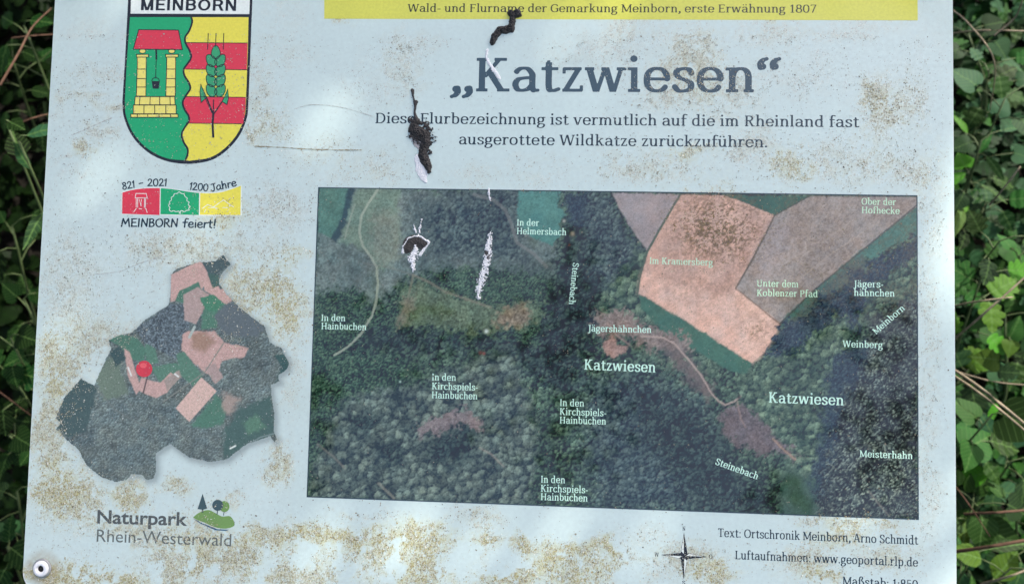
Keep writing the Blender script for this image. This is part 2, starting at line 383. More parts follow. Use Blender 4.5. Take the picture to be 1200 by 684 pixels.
def text_mesh(face, s, p0, p1, xh, z, res, sp=0.0, ref=XH):
    """s on the baseline p0 -> p1 (photo px); xh = height of `ref` units in px."""
    a, b = np.array(B(*p0)), np.array(B(*p1)); d = b - a; L = np.hypot(*d); d /= L; n = np.array((-d[1], d[0]))
    sx = L / face.width(s, sp); sy = xh * PXM / ref
    V, Fc, x = [], [], 0.0
    for ch in s:
        if ch == ' ': x += .26 + sp; continue
        gv, gf = face.get(ch, res); o = len(V)
        for (gx, gy) in gv:
            q = a + d * (gx + x) * sx + n * gy * sy; V.append((q[0], q[1], z))
        Fc += [[i + o for i in f] for f in gf]
        x += face.G[ch][0] + sp
    return V, Fc
def text(name, face, s, p0, p1, xh, z, m, parent, res=40, sp=0.0, ref=XH):
    V, Fc = text_mesh(face, s, p0, p1, xh, z, res, sp, ref); return mesh_obj(name, V, Fc, m, parent)
def sans(name, s, p0, p1, caph, z, m, parent, bold=0.0, sp=1.0):
    cu = bpy.data.curves.new(name, 'FONT'); cu.body = s; cu.offset = bold; cu.resolution_u = 4; cu.fill_mode = 'FRONT'; cu.space_character = sp
    to = bpy.data.objects.new(name, cu); C.objects.link(to)
    dg = bpy.context.evaluated_depsgraph_get(); me = bpy.data.meshes.new_from_object(to.evaluated_get(dg))
    co = np.empty(len(me.vertices) * 3); me.vertices.foreach_get('co', co); co = co.reshape(-1, 3)
    Fc = [list(p.vertices) for p in me.polygons]
    bpy.data.objects.remove(to); bpy.data.curves.remove(cu)
    cu = bpy.data.curves.new('ref', 'FONT'); cu.body = 'H'; to = bpy.data.objects.new('ref', cu); C.objects.link(to)
    dg = bpy.context.evaluated_depsgraph_get(); m2 = bpy.data.meshes.new_from_object(to.evaluated_get(dg)); ch = max(v.co.y for v in m2.vertices)
    bpy.data.objects.remove(to); bpy.data.curves.remove(cu); bpy.data.meshes.remove(m2); bpy.data.meshes.remove(me)
    a, b = np.array(B(*p0)), np.array(B(*p1)); d = b - a; L = np.hypot(*d); d /= L; n = np.array((-d[1], d[0]))
    x0, x1 = co[:, 0].min(), co[:, 0].max(); sx = L / (x1 - x0); sy = caph * PXM / ch
    V = [(*(a + d * (c[0] - x0) * sx + n * c[1] * sy), z) for c in co]
    return mesh_obj(name, V, Fc, m, parent)

def flat(name, P, z, m, parent, px=True):
    V = [(*(B(*p) if px else p), z) for p in P]; V.reverse() if px else None
    return mesh_obj(name, V, [list(range(len(V)))], m, parent)
def ribbon_geo(P, wpx, z, closed=False, V=None, Fc=None, px=True):
    V = [] if V is None else V; Fc = [] if Fc is None else Fc
    Q = [np.array(B(*p) if px else p) for p in P]; n = len(Q); o = len(V)
    wds = wpx if hasattr(wpx, '__len__') else [wpx] * n
    for i in range(n):
        a = Q[i - 1] if (i > 0 or closed) else Q[i]; c = Q[(i + 1) % n] if (i < n - 1 or closed) else Q[i]
        d1 = Q[i] - a; d2 = c - Q[i]
        d1 = d1 / (np.hypot(*d1) + 1e-12); d2 = d2 / (np.hypot(*d2) + 1e-12)
        t = d1 + d2; t = t / (np.hypot(*t) + 1e-12); nn = np.array((-t[1], t[0]))
        ref = d1 if np.hypot(*d1) > .5 else d2; k = 1 / max(.45, abs(nn @ np.array((-ref[1], ref[0]))))
        hw = wds[i] * PXM / 2 * k
        V += [(*(Q[i] + nn * hw), z), (*(Q[i] - nn * hw), z)]
    for i in range(n if closed else n - 1):
        j = (i + 1) % n; Fc.append([o + 2 * i, o + 2 * i + 1, o + 2 * j + 1, o + 2 * j])
    return V, Fc
def ribbons(name, lines, z, m, parent):
    V, Fc = [], []
    for k, (P, wd, cl) in enumerate(lines): ribbon_geo(P, wd, z + k * 2e-6, cl, V, Fc)
    return mesh_obj(name, V, Fc, m, parent)

def grid_print(name, xs, ys, colfn, z, m, parent, mask=None, dirt=None):
    """Flat sheet of fine cells; the print's flat colours sit in a vertex attribute."""
    X, Y = np.meshgrid(xs, ys); ny, nx = X.shape
    px, py = to_px(X, Y); col = colfn(px, py)
    vid = np.arange(nx * ny).reshape(ny, nx)
    q = np.stack([vid[:-1, :-1], vid[:-1, 1:], vid[1:, 1:], vid[1:, :-1]], -1).reshape(-1, 4)
    if mask is not None:
        mk = mask(px, py); keep = (mk[:-1, :-1] & mk[:-1, 1:] & mk[1:, 1:] & mk[1:, :-1]).reshape(-1); q = q[keep]
    used = np.unique(q); rm = np.full(nx * ny, -1); rm[used] = np.arange(len(used)); q = rm[q]
    co = np.stack([X.ravel(), Y.ravel(), np.full(X.size, z)], 1)[used]; cc = col.reshape(-1, 3)[used]
    me = bpy.data.meshes.new(name); me.vertices.add(len(co)); me.vertices.foreach_set('co', co.astype(np.float32).ravel())
    me.loops.add(q.size); me.loops.foreach_set('vertex_index', q.astype(np.int32).ravel())
    me.polygons.add(len(q)); me.polygons.foreach_set('loop_start', np.arange(0, q.size, 4, dtype=np.int32))
    me.update(calc_edges=True)
    a = me.color_attributes.new('Col', 'FLOAT_COLOR', 'POINT')
    a.data.foreach_set('color', np.concatenate([cc, np.ones((len(cc), 1))], 1).astype(np.float32).ravel())
    if dirt:
        d, yl = dirt(px, py); dd = np.stack([d, yl, 0 * d, 0 * d + 1], -1).reshape(-1, 4)[used]
        a = me.color_attributes.new('Dirt', 'FLOAT_COLOR', 'POINT'); a.data.foreach_set('color', dd.astype(np.float32).ravel())
    me.materials.append(m); o = bpy.data.objects.new(name, me); C.objects.link(o); o.parent = parent
    return o

# ================================================================== ground
def gz(x, y):                              # a bank rises behind the board
    return -0.05 + 1.15 * np.clip(y - .12, 0, 1.5) ** 1.0 * (1 - .25 * np.clip(y - .12, 0, 1.5) / 1.5) + .03 * np.sin(x * 1.7) * np.cos(y * 1.3)
soil = mat('dark_forest_soil', 0.95, 0.2, color=(0.012, 0.010, 0.007), noise=(9, 0.5, 1.5), bump=(30, 0.8, 0.02))
G_ = 90; gv, gf = [], []
for j in range(G_ + 1):
    for i in range(G_ + 1):
        x = math.copysign(abs((i / G_ - .5) * 2) ** 4 * 120, i - G_ / 2); y = math.copysign(abs((j / G_ - .5) * 2) ** 4 * 120, j - G_ / 2)
        gv.append((x, y, float(gz(x, y))))
for j in range(G_):
    for i in range(G_): a = j * (G_ + 1) + i; gf.append((a, a + 1, a + G_ + 2, a + G_ + 1))
tag(mesh_obj('ground', gv, gf, soil, smooth=True), kind='structure')

# ================================================================== the board
board = empty('information_board', MB, 'weathered white information board with aerial map, crest and German text, standing before green undergrowth', 'sign')
M_panel = mat('weathered_laminate', 0.10, 0.8, attr='Col', noise=(260, 0.95, 1.04), bump=BUMP)
def grow_algae(m):
    """fine grains of growth wherever the sheet's Dirt attribute (amount, yellowness, -) allows"""
    n, l = m.node_tree.nodes, m.node_tree.links; p = n['Principled BSDF']
    src = p.inputs['Base Color'].links[0].from_socket
    at = n.new('ShaderNodeAttribute'); at.attribute_name = 'Dirt'; sx = n.new('ShaderNodeSeparateColor'); l.new(at.outputs['Color'], sx.inputs[0])
    tc = n.new('ShaderNodeTexCoord')
    def nz(scale, det, ys=1.0, seed=0.0):
        mp = n.new('ShaderNodeMapping'); mp.inputs['Scale'].default_value = (scale, scale * ys, scale); mp.inputs['Location'].default_value = (seed, seed, 0); l.new(tc.outputs['Object'], mp.inputs['Vector'])
        t = n.new('ShaderNodeTexNoise'); t.inputs['Scale'].default_value = 1.0; t.inputs['Detail'].default_value = det; t.inputs['Roughness'].default_value = .6; l.new(mp.outputs[0], t.inputs['Vector']); return t.outputs['Fac']
    def M(op, a, b):
        q = n.new('ShaderNodeMath'); q.operation = op
        for k, v in enumerate((a, b)):
            if isinstance(v, (int, float)): q.inputs[k].default_value = v
            else: l.new(v, q.inputs[k])
        return q.outputs[0]
    def MR(v, a, b, c, d):
        q = n.new('ShaderNodeMapRange'); q.interpolation_type = 'SMOOTHSTEP'; l.new(v, q.inputs['Value'])
        for k, x in zip(('From Min', 'From Max', 'To Min', 'To Max'), (a, b, c, d)): q.inputs[k].default_value = x
        return q.outputs[0]
    def mixc(f, a, b):
        q = n.new('ShaderNodeMix'); q.data_type = 'RGBA'
        l.new(f, q.inputs[0]) if not isinstance(f, float) else None
        for k, v in ((6, a), (7, b)):
            if isinstance(v, tuple): q.inputs[k].default_value = (*v, 1)
            else: l.new(v, q.inputs[k])
        return q.outputs[2]
    fine = M('ADD', M('MULTIPLY', nz(640, 3, .7), .70), M('MULTIPLY', nz(210, 4, 1, 3.1), .30))
    v = M('ADD', fine, M('MULTIPLY', sx.outputs[0], .245))
    fac = M('MULTIPLY', MR(v, .655, .77, 0, 1), MR(sx.outputs[1], .1, .8, .58, .84))
    c = mixc(sx.outputs[1], (.42, .45, .40), (.40, .345, .10))
    c = mixc(MR(nz(260, 4, 1, 17.7), .42, .60, 0, .7), c, (.52, .51, .40))
    c = mixc(MR(nz(600, 3, 1, 7.7), .50, .60, 0, .85), c, (.13, .115, .08))
    out = mixc(fac, src, c)
    # bleached pin-pricks inside the growth
    wh = M('MULTIPLY', MR(nz(1300, 1, 1, 11.3), .60, .66, 0, 1), MR(sx.outputs[0], .25, .7, 0, .85))
    out = mixc(wh, out, (.80, .80, .70))
    l.new(out, p.inputs['Base Color'])
    l.new(MR(fac, 0, .8, .10, .75), p.inputs['Roughness'])
grow_algae(M_panel)
M_edge = mat('aluminium_edge', 0.35, 0.5, color=(0.55, 0.57, 0.58), metal=0.6)
M_dark = ink('dark_slate_ink', (56, 80, 96)); M_txt = ink('blue_grey_ink', (44, 62, 74)); M_black = ink('black_ink', (30, 38, 42))
M_olive = ink('dark_olive_ink', (58, 62, 40)); M_band = ink('yellow_green_ink', (207, 209, 92)); M_grey = ink('warm_grey_ink', (82, 88, 88)); M_lgrey = ink('light_grey_ink', (98, 106, 106))
M_green = ink('heraldic_green_ink', (30, 165, 112)); M_yel = ink('heraldic_yellow_ink', (226, 218, 84)); M_red = ink('heraldic_red_ink', (214, 60, 80))
M_pyel = ink('pale_yellow_ink', (236, 222, 120)); M_wht = ink('white_ink', (225, 236, 240)); M_leafg = ink('leaf_green_ink', (58, 158, 112)); M_logog = ink('logo_green_ink', (112, 150, 84))
M_logob = ink('logo_blue_ink', (60, 100, 130)); M_logod = ink('logo_slate_ink', (62, 84, 90)); M_mint = ink('pale_mint_ink', (196, 236, 228)); M_minty = ink('worn_mint_ink', (186, 224, 200))

# dirt density, listed by where the growth sits on the board: (x, y, rx, ry, amount, yellowness)
BLOBS = [(110, 36, 45, 12, .30, .1), (120, 84, 40, 10, .30, .3), (75, 112, 13, 18, .55, .3), (106, 112, 20, 11, .5, .4), (132, 128, 14, 9, .6, .4), (98, 173, 12, 13, 1.0, .7), (115, 150, 16, 9, .6, .3),
 (92, 206, 26, 5, .4, .1), (75, 182, 6, 5, .5, .1), (305, 110, 16, 55, .45, .3), (310, 150, 30, 22, .4, .6), (335, 20, 34, 26, .28, .1), (250, 250, 24, 20, .4, .8), (210, 295, 60, 22, .6, .5), (330, 245, 40, 30, .5, .2), (300, 290, 50, 16, .4, .3),
 (80, 330, 34, 50, .45, .3), (110, 395, 50, 26, .6, .5), (70, 430, 26, 36, .75, .6), (60, 500, 18, 70, .8, .7), (66, 570, 28, 22, .8, .8), (88, 580, 34, 30, .95, .8), (155, 583, 17, 16, 1.1, .9), (160, 625, 60, 16, .7, .6), (230, 620, 30, 20, .7, .7),
 (300, 335, 44, 26, .7, .8), (335, 365, 26, 30, .8, .9), (345, 300, 20, 12, .5, .9), (325, 545, 14, 26, .8, .7), (345, 420, 10, 60, .35, .4), (262, 588, 16, 10, .5, .7), (210, 572, 20, 8, .5, .8),
 (65, 672, 50, 11, 1.1, 1), (120, 678, 60, 9, 1.0, 1), (200, 662, 40, 22, .8, .6), (262, 655, 40, 30, 1.0, .7), (330, 630, 50, 14, 1.0, .8), (350, 668, 50, 18, .9, .7), (390, 632, 42, 14, 1.0, .9), (440, 645, 40, 28, .8, .8), (490, 628, 40, 18, 1.0, 1), (500, 665, 40, 24, .9, .9), (470, 680, 50, 8, .9, 1),
 (570, 628, 16, 8, 1.1, 1), (612, 632, 12, 9, 1.0, 1), (566, 645, 18, 14, .5, .5), (640, 662, 46, 24, 1.0, 1), (680, 640, 30, 12, .9, .8), (715, 642, 14, 7, 1.1, 1), (600, 680, 40, 8, 1.1, 1), (690, 670, 40, 20, .8, .8), (570, 608, 20, 10, .5, .5), (540, 605, 40, 8, .3, .3), (440, 600, 40, 8, .4, .4), (400, 602, 12, 4, .5, .5),
 (730, 660, 22, 26, .8, .3), (800, 660, 50, 24, .7, .5), (840, 670, 30, 14, .8, .8), (945, 655, 40, 24, .7, .6), (960, 675, 24, 12, 1.0, .9), (988, 628, 30, 11, .9, .9), (1030, 650, 26, 14, .6, .5), (1060, 650, 26, 20, .5, .4), (1010, 612, 46, 10, .7, .8), (960, 605, 26, 8, .7, .6), (760, 625, 30, 10, .3, .4),
 (1092, 240, 16, 60, .35, .3), (1086, 340, 14, 90, .35, .3), (1090, 470, 14, 100, .35, .2), (1088, 580, 18, 60, .4, .2), (1025, 112, 14, 20, .8, .5), (1030, 140, 22, 30, .6, .5), (1065, 120, 22, 30, .6, .5), (1060, 200, 40, 26, .5, .4), (985, 190, 50, 24, .5, .4), (925, 195, 20, 22, .8, .7), (880, 175, 30, 24, .55, .3),
 (810, 70, 30, 34, .7, .5), (800, 105, 50, 26, .5, .4), (850, 110, 40, 30, .5, .3), (745, 30, 36, 18, .5, .3), (900, 40, 50, 16, .45, .3), (990, 35, 60, 12, .4, .2), (940, 90, 50, 24, .3, .2), (810, 178, 20, 10, .7, .8), (760, 195, 60, 20, .45, .5), (630, 205, 40, 16, .35, .3), (700, 60, 60, 26, .35, .2),
 (470, 80, 24, 34, .5, .3), (480, 50, 30, 16, .5, .2), (430, 100, 40, 40, .22, .1), (350, 65, 30, 16, .3, .2), (440, 195, 30, 20, .4, .4), (380, 180, 40, 20, .3, .5), (400, 210, 40, 12, .25, .3), (560, 205, 30, 12, .3, .3), (400, 10, 16, 10, .7, .7), (430, 12, 30, 8, .4, .7), (860, 8, 40, 9, .6, .8), (770, 14, 40, 8, .4, .6), (1030, 12, 40, 9, .5, .7), (610, 12, 40, 8, .4, .6), (900, 16, 40, 6, .5, .8),
 (840, 262, 44, 34, .95, .8), (810, 250, 30, 24, .7, .8), (830, 300, 40, 26, .5, .7), (880, 386, 18, 13, .9, .8), (945, 270, 60, 40, .28, .4), (1000, 290, 50, 36, .2, .3), (930, 320, 50, 20, .25, .4), (1080, 60, 24, 40, .12, .1), (210, 340, 60, 20, .1, .3), (270, 395, 26, 16, .55, .8), (235, 465, 20, 20, .15, .8), (200, 150, 50, 40, .10, .5), (250, 120, 50, 60, .10, .5), (265, 245, 18, 18, .6, .9)]
HOLES = [(355, 652, 12, 22, -.6), (310, 665, 9, 20, .3), (455, 668, 30, 9, -.7), (420, 640, 8, 8, 0), (470, 640, 12, 6, -.8), (590, 650, 22, 20, 0), (250, 672, 10, 14, 0), (545, 650, 22, 22, -.3), (222, 655, 8, 20, .2), (740, 680, 16, 20, 0), (180, 668, 14, 9, 0), (120, 640, 30, 12, 0), (405, 676, 20, 6, -.5), (665, 648, 8, 5, 0), (730, 655, 6, 30, 0), (900, 628, 30, 8, 0), (100, 664, 26, 2.5, -.5), (112, 670, 30, 2.5, -.6), (128, 668, 26, 2.2, -.45), (140, 676, 24, 2.5, -.7), (90, 674, 16, 2, -.4), (470, 652, 5, 26, .1), (520, 664, 4, 22, 0), (600, 665, 30, 6, -.8), (398, 655, 4, 24, .1)]
def dirt_density(px, py):
    wx = px + 34 * (fbm(px / 20, py / 20, 3) - .5) + 8 * (fbm(px / 5, py / 5, 4, 2) - .5); wy = py + 34 * (fbm(px / 20, py / 20, 8) - .5) + 8 * (fbm(px / 5, py / 5, 9, 2) - .5)
    d = np.zeros(px.shape); yl = np.zeros(px.shape)
    for (x, y, rx, ry, a, ye) in BLOBS:
        g = a * np.exp(-(((wx - x) / rx) ** 2 + ((wy - y) / ry) ** 2) ** 1.3 * .9); d = np.maximum(d, g) + .15 * np.minimum(d, g); yl += g * ye
    yl = yl / (d + .05)
    for (x, y, rx, ry, r) in HOLES:
        c, s = math.cos(r), math.sin(r); u = ((wx - x) * c + (wy - y) * s) / rx; v = (-(wx - x) * s + (wy - y) * c) / ry
        d = d * sstep(.55, 1.15, np.hypot(u, v))
    d = d * 1.15 + .10 * (px < 345) * (py > 40) + .08 * (px > 700) * (py < 215)
    return np.clip(d, 0, 1.3), np.clip(yl, 0, 1)

LOC = [(200, 322), (206, 315), (235, 306), (241, 307), (252, 306), (262, 298), (271, 310), (262, 318), (257, 327), (257, 332), (266, 345), (281, 360), (297, 373), (310, 381), (316, 400), (330, 408), (339, 424), (337, 432), (326, 440), (328, 447), (318, 451), (318, 460), (322, 485), (321, 505), (325, 514), (322, 518), (316, 511), (290, 520), (276, 530), (266, 538), (246, 541), (222, 536), (206, 525), (200, 520), (193, 524), (183, 531), (183, 552), (180, 560), (172, 562), (165, 556), (153, 556), (148, 562), (136, 565), (119, 559), (101, 545), (92, 527), (77, 514), (65, 503), (71, 495), (65, 490), (75, 466), (95, 443), (110, 451), (130, 408), (127, 398), (141, 392), (153, 390), (160, 384), (170, 374), (198, 357), (200, 340)]

def panel_col(px, py):
    base = np.ones(px.shape + (3,)) * PAPER
    base *= (0.965 + 0.05 * fbm(px / 90, py / 60, 31))[..., None]
    d, yl = dirt_density(px, py)
    strk = fbm(px / 3.0, py / 40, 51)                                  # rain-washed vertical streaks near the foot
    low = sstep(560, 640, py)
    n1 = fbm(px / 5.5, py / 5.5, 12, 4); n2 = fbm(px / 2.4, py / 2.4, 77, 3)
    s = np.clip(d, 0, 1) * sstep(.34, .66, n1 * .55 + n2 * .45) * (1 + low * .5 * (strk - .5) * 2)
    tint = (1 - yl)[..., None] * np.array([.56, .59, .50]) + yl[..., None] * np.array([.56, .54, .24])
    s = np.clip(s * .70, 0, .7)[..., None]
    base = base * (1 - s) + tint * s
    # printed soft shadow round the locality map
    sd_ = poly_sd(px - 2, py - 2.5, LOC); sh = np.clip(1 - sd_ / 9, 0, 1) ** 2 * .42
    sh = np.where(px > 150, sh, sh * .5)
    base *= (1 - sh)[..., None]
    # brown film round the rivet
    r = np.hypot(px - 50, py - 665); f = 1.35 * np.clip(1 - np.abs(r - 15) / 10, 0, 1) * (.3 + fbm(px / 3, py / 3, 5)) * (.6 + .4 * sstep(655, 676, py + 6))
    base = base * (1 - .7 * f[..., None]) + np.array([.36, .29, .15]) * .7 * f[..., None]
    return np.clip(base, 0, .86)
xs = np.linspace(BOARD_L + .0005, BOARD_R - .0005, 520); ys = np.linspace(BOARD_B + .0005, BOARD_T - .0005, 370)
RC = 0.017
def in_round(px, py):
    q = np.stack([px - 600, 342 - py, np.ones_like(px)], -1) @ Hi.T; X, Y = q[..., 0] / q[..., 2], q[..., 1] / q[..., 2]
    cx, cy = (BOARD_L + BOARD_R) / 2, (BOARD_B + BOARD_T) / 2
    dx = np.maximum(np.abs(X - cx) - ((BOARD_R - BOARD_L) / 2 - RC), 0); dy = np.maximum(np.abs(Y - cy) - ((BOARD_T - BOARD_B) / 2 - RC), 0)
    return np.hypot(dx, dy) < RC - .0004
# body of the panel: rounded slab 4 mm thick with a small bevel
prof = []
for cx, cy, a0 in ((BOARD_R - RC, BOARD_T - RC, 0), (BOARD_L + RC, BOARD_T - RC, 90), (BOARD_L + RC, BOARD_B + RC, 180), (BOARD_R - RC, BOARD_B + RC, 270)):
    for k in range(13): a = math.radians(a0 + k * 7.5); prof.append((cx, cy, math.cos(a), math.sin(a)))
rings = [(RC - .0007, -.0001), (RC, -.0008), (RC, -.0040), (RC - .0005, -.0044)]
V, Fc = [], []
for r, z in rings:
    for cx, cy, c, s in prof: V.append((cx + c * r, cy + s * r, z))
n = len(prof)
for k in range(len(rings) - 1):
    for i in range(n): j = (i + 1) % n; Fc.append((k * n + i, (k + 1) * n + i, (k + 1) * n + j, k * n + j))
Fc.append(tuple(range(n))); Fc.append(tuple(reversed(range((len(rings) - 1) * n, len(rings) * n))))
M_white_edge = mat('white_panel_edge', 0.4, 0.5, color=(.74, .76, .74), noise=(90, .85, 1.05))
panel = mesh_obj('panel', V, Fc, M_white_edge, board)
def panel_dirt(px, py):
    d, yl = dirt_density(px, py)
    strk = fbm(px / 2.6, py / 45, 51, 2); low = sstep(590, 640, py)
    mod = np.clip(0.80 + 2.1 * (fbm(px / 5.5, py / 7, 12, 4) - .5), .12, 1.6) * (.6 + .8 * fbm(px / 26, py / 26, 13, 3))
    return np.clip(d * mod * (1 + low * .8 * (strk - .5)) + .22 + .30 * (fbm(px / 40, py / 12, 204, 4) - .5), 0, 1), yl
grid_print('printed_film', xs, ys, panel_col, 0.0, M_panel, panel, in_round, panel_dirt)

L1, L2, L3, L4 = .00006, .00010, .00014, .00018

# ---- yellow header band
band = flat('header_band', [(380, -28), (1075, -26), (1075.5, 24.2), (380, 22.3)], L1, M_band, board)
text('header_lettering', SLAB, 'Wald- und Flurname der Gemarkung Meinborn, erste Erwähnung 1807', (477.5, 14.3), (957, 15.3), 7.1, L2, M_olive, band, 40)
# ---- title and subtitle
text('title_lettering', SLABM, '„Katzwiesen“', (526, 107.3), (916, 108.6), 30, L1, M_dark, board, 84)
text('subtitle_lettering', SLAB, 'Diese Flurbezeichnung ist vermutlich auf die im Rheinland fast', (439, 144.6), (1007, 149.3), 9.3, L1, M_txt, board, 44)
text('subtitle_lettering', SLAB, 'ausgerottete Wildkatze zurückzuführen.', (537, 169.3), (900, 172.8), 9.3, L1, M_txt, board, 44)
# ---- credits
text('credit_lettering', SLABM, 'Text: Ortschronik Meinborn, Arno Schmidt', (841, 628.4), (1076, 637.6), 7.0, L1, M_txt, board, 40)
text('credit_lettering', SLABM, 'Luftaufnahmen: www.geoportal.rlp.de', (861, 654.6), (1076, 663.4), 7.0, L1, M_txt, board, 40)
text('credit_lettering', SLABM, 'Maßstab: 1:850', (987, 685.0), (1076, 689.4), 7.0, L1, M_txt, board, 40)

# ---- coat of arms
Z2 = lambda x, y: (130 + x / 3.422, y / 3.42)
coat = flat('coat_of_arms', [Z2(*p) for p in [(72, -60), (570, -54), (566, 40), (560, 200), (552, 400)] + catmull([(552, 400), (546, 470), (515, 545), (462, 605), (400, 643), (310, 657), (220, 645), (145, 608), (85, 545), (52, 470), (46, 410)], 5) + [(46, 410), (56, 250), (66, 60)]], L1, M_black, board)
coat['label'] = 'heraldic shield with a well and an ear of grain'
flat('name_field', [Z2(*p) for p in [(82, -52), (559, -46), (555, 58), (79, 56)]], L2, M_wht, coat)
text('name_lettering', GROT, 'MEINBORN', (163.6, 12.4), (278.2, 13.2), 14.6, L3, M_black, coat, 60, ref=.69)
wave = catmull([(322, 70), (326, 90), (314, 125), (298, 150), (300, 175), (316, 205), (322, 232), (306, 258), (292, 280), (296, 305), (314, 335), (318, 358), (300, 385), (288, 412), (296, 440), (312, 466), (312, 488), (294, 515), (284, 540), (292, 570), (308, 598), (306, 625), (298, 643)], 4)
gl = [(77, 70)] + [tuple(p) for p in wave] + [tuple(p) for p in catmull([(298, 643), (222, 634), (150, 598), (94, 540), (62, 468), (56, 410)], 5)] + [(64, 250)]
flat('green_field', [Z2(*p) for p in gl], L2, M_green, coat)
rb = [tuple(p) for p in catmull([(542, 400), (536, 468), (506, 538), (455, 596), (396, 632), (315, 645)], 5)]
flat('yellow_field', [Z2(*p) for p in [(552, 70), (549, 200), (542, 400)] + rb + [tuple(p) for p in reversed(wave)]], L2, M_yel, coat)
def wave_x(y):
    ys_ = [p[1] for p in wave]; return float(np.interp(y, ys_, [p[0] for p in wave]))
for y0, y1, xr in ((172, 278, 548), (388, 494, 541)):
    xr2 = xr - 3 if y0 < 300 else 529
    P = [(wave_x(y), y) for y in np.linspace(y0, y1, 14)]
    flat('red_stripe', [Z2(*p) for p in [(xr, y0 + 2)] + ([(540, 430), (536, 468)] if y0 > 300 else []) + [(xr2, y1 + 3)] + P[::-1]], L3, M_red, coat)
ribbons('field_line', [([Z2(*p) for p in wave], 2.4, False), ([Z2(300, 172), Z2(549, 174)], .9, False), ([Z2(300, 278), Z2(546, 281)], .9, False), ([Z2(300, 388), Z2(543, 391)], .9, False), ([Z2(300, 494), Z2(524, 497)], .9, False)], L4, M_black, coat)
well = flat('well_roof', [Z2(112, 120), Z2(271, 122), Z2(287, 200), Z2(90, 198)], L3, M_red, coat)
ribbons('roof_outline', [([Z2(112, 120), Z2(271, 122), Z2(287, 200), Z2(90, 198)], 1.1, True)], L4, M_black, well)
wl = []
def block(name, q):
    flat(name, [Z2(*p) for p in q], L3, M_pyel, coat); wl.append(([Z2(*p) for p in q], 1.0, True))
for x0, x1, cx0, cx1 in ((106, 142, 103, 151), (224, 260, 220, 270)):
    block('pillar_cap', [(cx0, 219), (cx1, 219), (cx1, 230), (cx0, 230)])
    for k, (a, b) in enumerate(zip((230, 278, 316, 350), (278, 316, 350, 386))):
        block('pillar_block', [(x0 - k * .8, a), (x1 - k * .3, a), (x1 - k * .5, b), (x0 - k * 1.2, b)])
for cx in (127, 244):
    P = [(cx + 13 * math.cos(a * .52), 206 + 9 * math.sin(a * .52)) for a in range(12)]
    flat('pillar_ball', [Z2(*p) for p in P], L3, M_pyel, coat); wl.append(([Z2(*p) for p in P], .8, True))
rows = [((98, 256), (95, 258), 388, 421, (0, .12, .38, .62, .88, 1)), ((90, 262), (90, 262), 422, 457, (0, .25, .5, .76, 1)), ((80, 269), (80, 270), 458, 471, (0, .14, .36, .6, .84, 1))]
for (ta, tb), (ba, bb), y0, y1, cuts in rows:
    for c0, c1 in zip(cuts[:-1], cuts[1:]):
        block('base_stone', [(ta + (tb - ta) * c0, y0), (ta + (tb - ta) * c1, y0), (ba + (bb - ba) * c1, y1), (ba + (bb - ba) * c0, y1)])
wl += [([Z2(182, 200), Z2(183, 240)], 2.2, False), ([Z2(182, 240), Z2(180, 315)], .9, False), ([Z2(164, 326), Z2(168, 316), Z2(180, 311), Z2(192, 317), Z2(195, 326)], .9, False)]
flat('bucket', [Z2(164, 326), Z2(196, 326), Z2(192, 357), Z2(168, 356)], L3, M_black, coat)
ribbons('well_outline', wl, L4, M_black, coat)
gl_ = [([Z2(391, 134), Z2(388, 200)], 1.0, False), ([Z2(422, 134), Z2(420, 190)], 1.0, False), ([Z2(453, 134), Z2(451, 200)], 1.0, False)]
for k, (x, y, rx, ry, rot) in enumerate([(421, 210, 18, 27, 0)] + [(421 + s * 19, 243 + j * 40, 19, 27, s * .6) for j in range(4) for s in (-1, 1)]):
    P = []
    for a in range(14):
        t = a / 14 * 2 * math.pi; u = rx * math.sin(t) * (1 - .25 * math.cos(t)); v = ry * math.cos(t)
        P.append((x + u * math.cos(rot) - v * -math.sin(rot), y - v * math.cos(rot) + u * math.sin(rot)))
    flat('grain', [Z2(*p) for p in P], L4 + k * 3e-6, M_leafg, coat)
    gl_.append(([Z2(*p) for p in P], 1.0, True))
for P in ([(361, 338), (357, 370), (362, 412), (384, 392), (366, 352)], [(469, 358), (472, 392), (466, 420), (446, 408), (464, 372)]):
    flat('blade_leaf', [Z2(*p) for p in P], L4, M_leafg, coat); gl_.append(([Z2(*p) for p in P], 1.0, True))
gl_ += [([Z2(384, 392), Z2(411, 458)], 1.6, False), ([Z2(446, 408), Z2(413, 458)], 1.6, False), ([Z2(372, 380), Z2(406, 455)], .8, False), ([Z2(412, 400), Z2(411, 460)], 1.4, False), ([Z2(411, 455), Z2(408, 500), Z2(411, 552)], 2.8, False)]
ribbons('grain_outline', gl_, L4 + .00004, M_black, coat)

# ---- jubilee logo
Z3 = lambda x, y: (130 + x / 6.667, 195 + y / 6.66)
topc = [tuple(p) for p in catmull([(88, 205), (160, 186), (240, 174), (310, 170), (385, 170), (480, 178), (580, 194), (690, 208), (780, 210), (860, 202), (930, 182), (1018, 150)], 6)]
def seg_top(x0, x1): return [p for p in topc if x0 < p[0] < x1]
def yt(x): return float(np.interp(x, [p[0] for p in topc], [p[1] for p in topc]))
jub = flat('jubilee_banner', [Z3(*p) for p in [(x, yt(x) - 5) for x in np.linspace(84, 1022, 30)] + [(1022, 384), (600, 386), (84, 376)]], L1, M_wht, board)
for nm, x0, x1, mt in (('red_flag', 90, 383, M_red), ('green_flag', 390, 690, M_green), ('yellow_flag', 698, 1016, M_yel)):
    flat(nm, [Z3(*p) for p in [(x0, yt(x0))] + seg_top(x0 + 4, x1 - 4) + [(x1, yt(x1)), (x1 - 3, 380), (x0 - 3, 370 + (x0 - 90) * .012)]], L2, mt, jub)
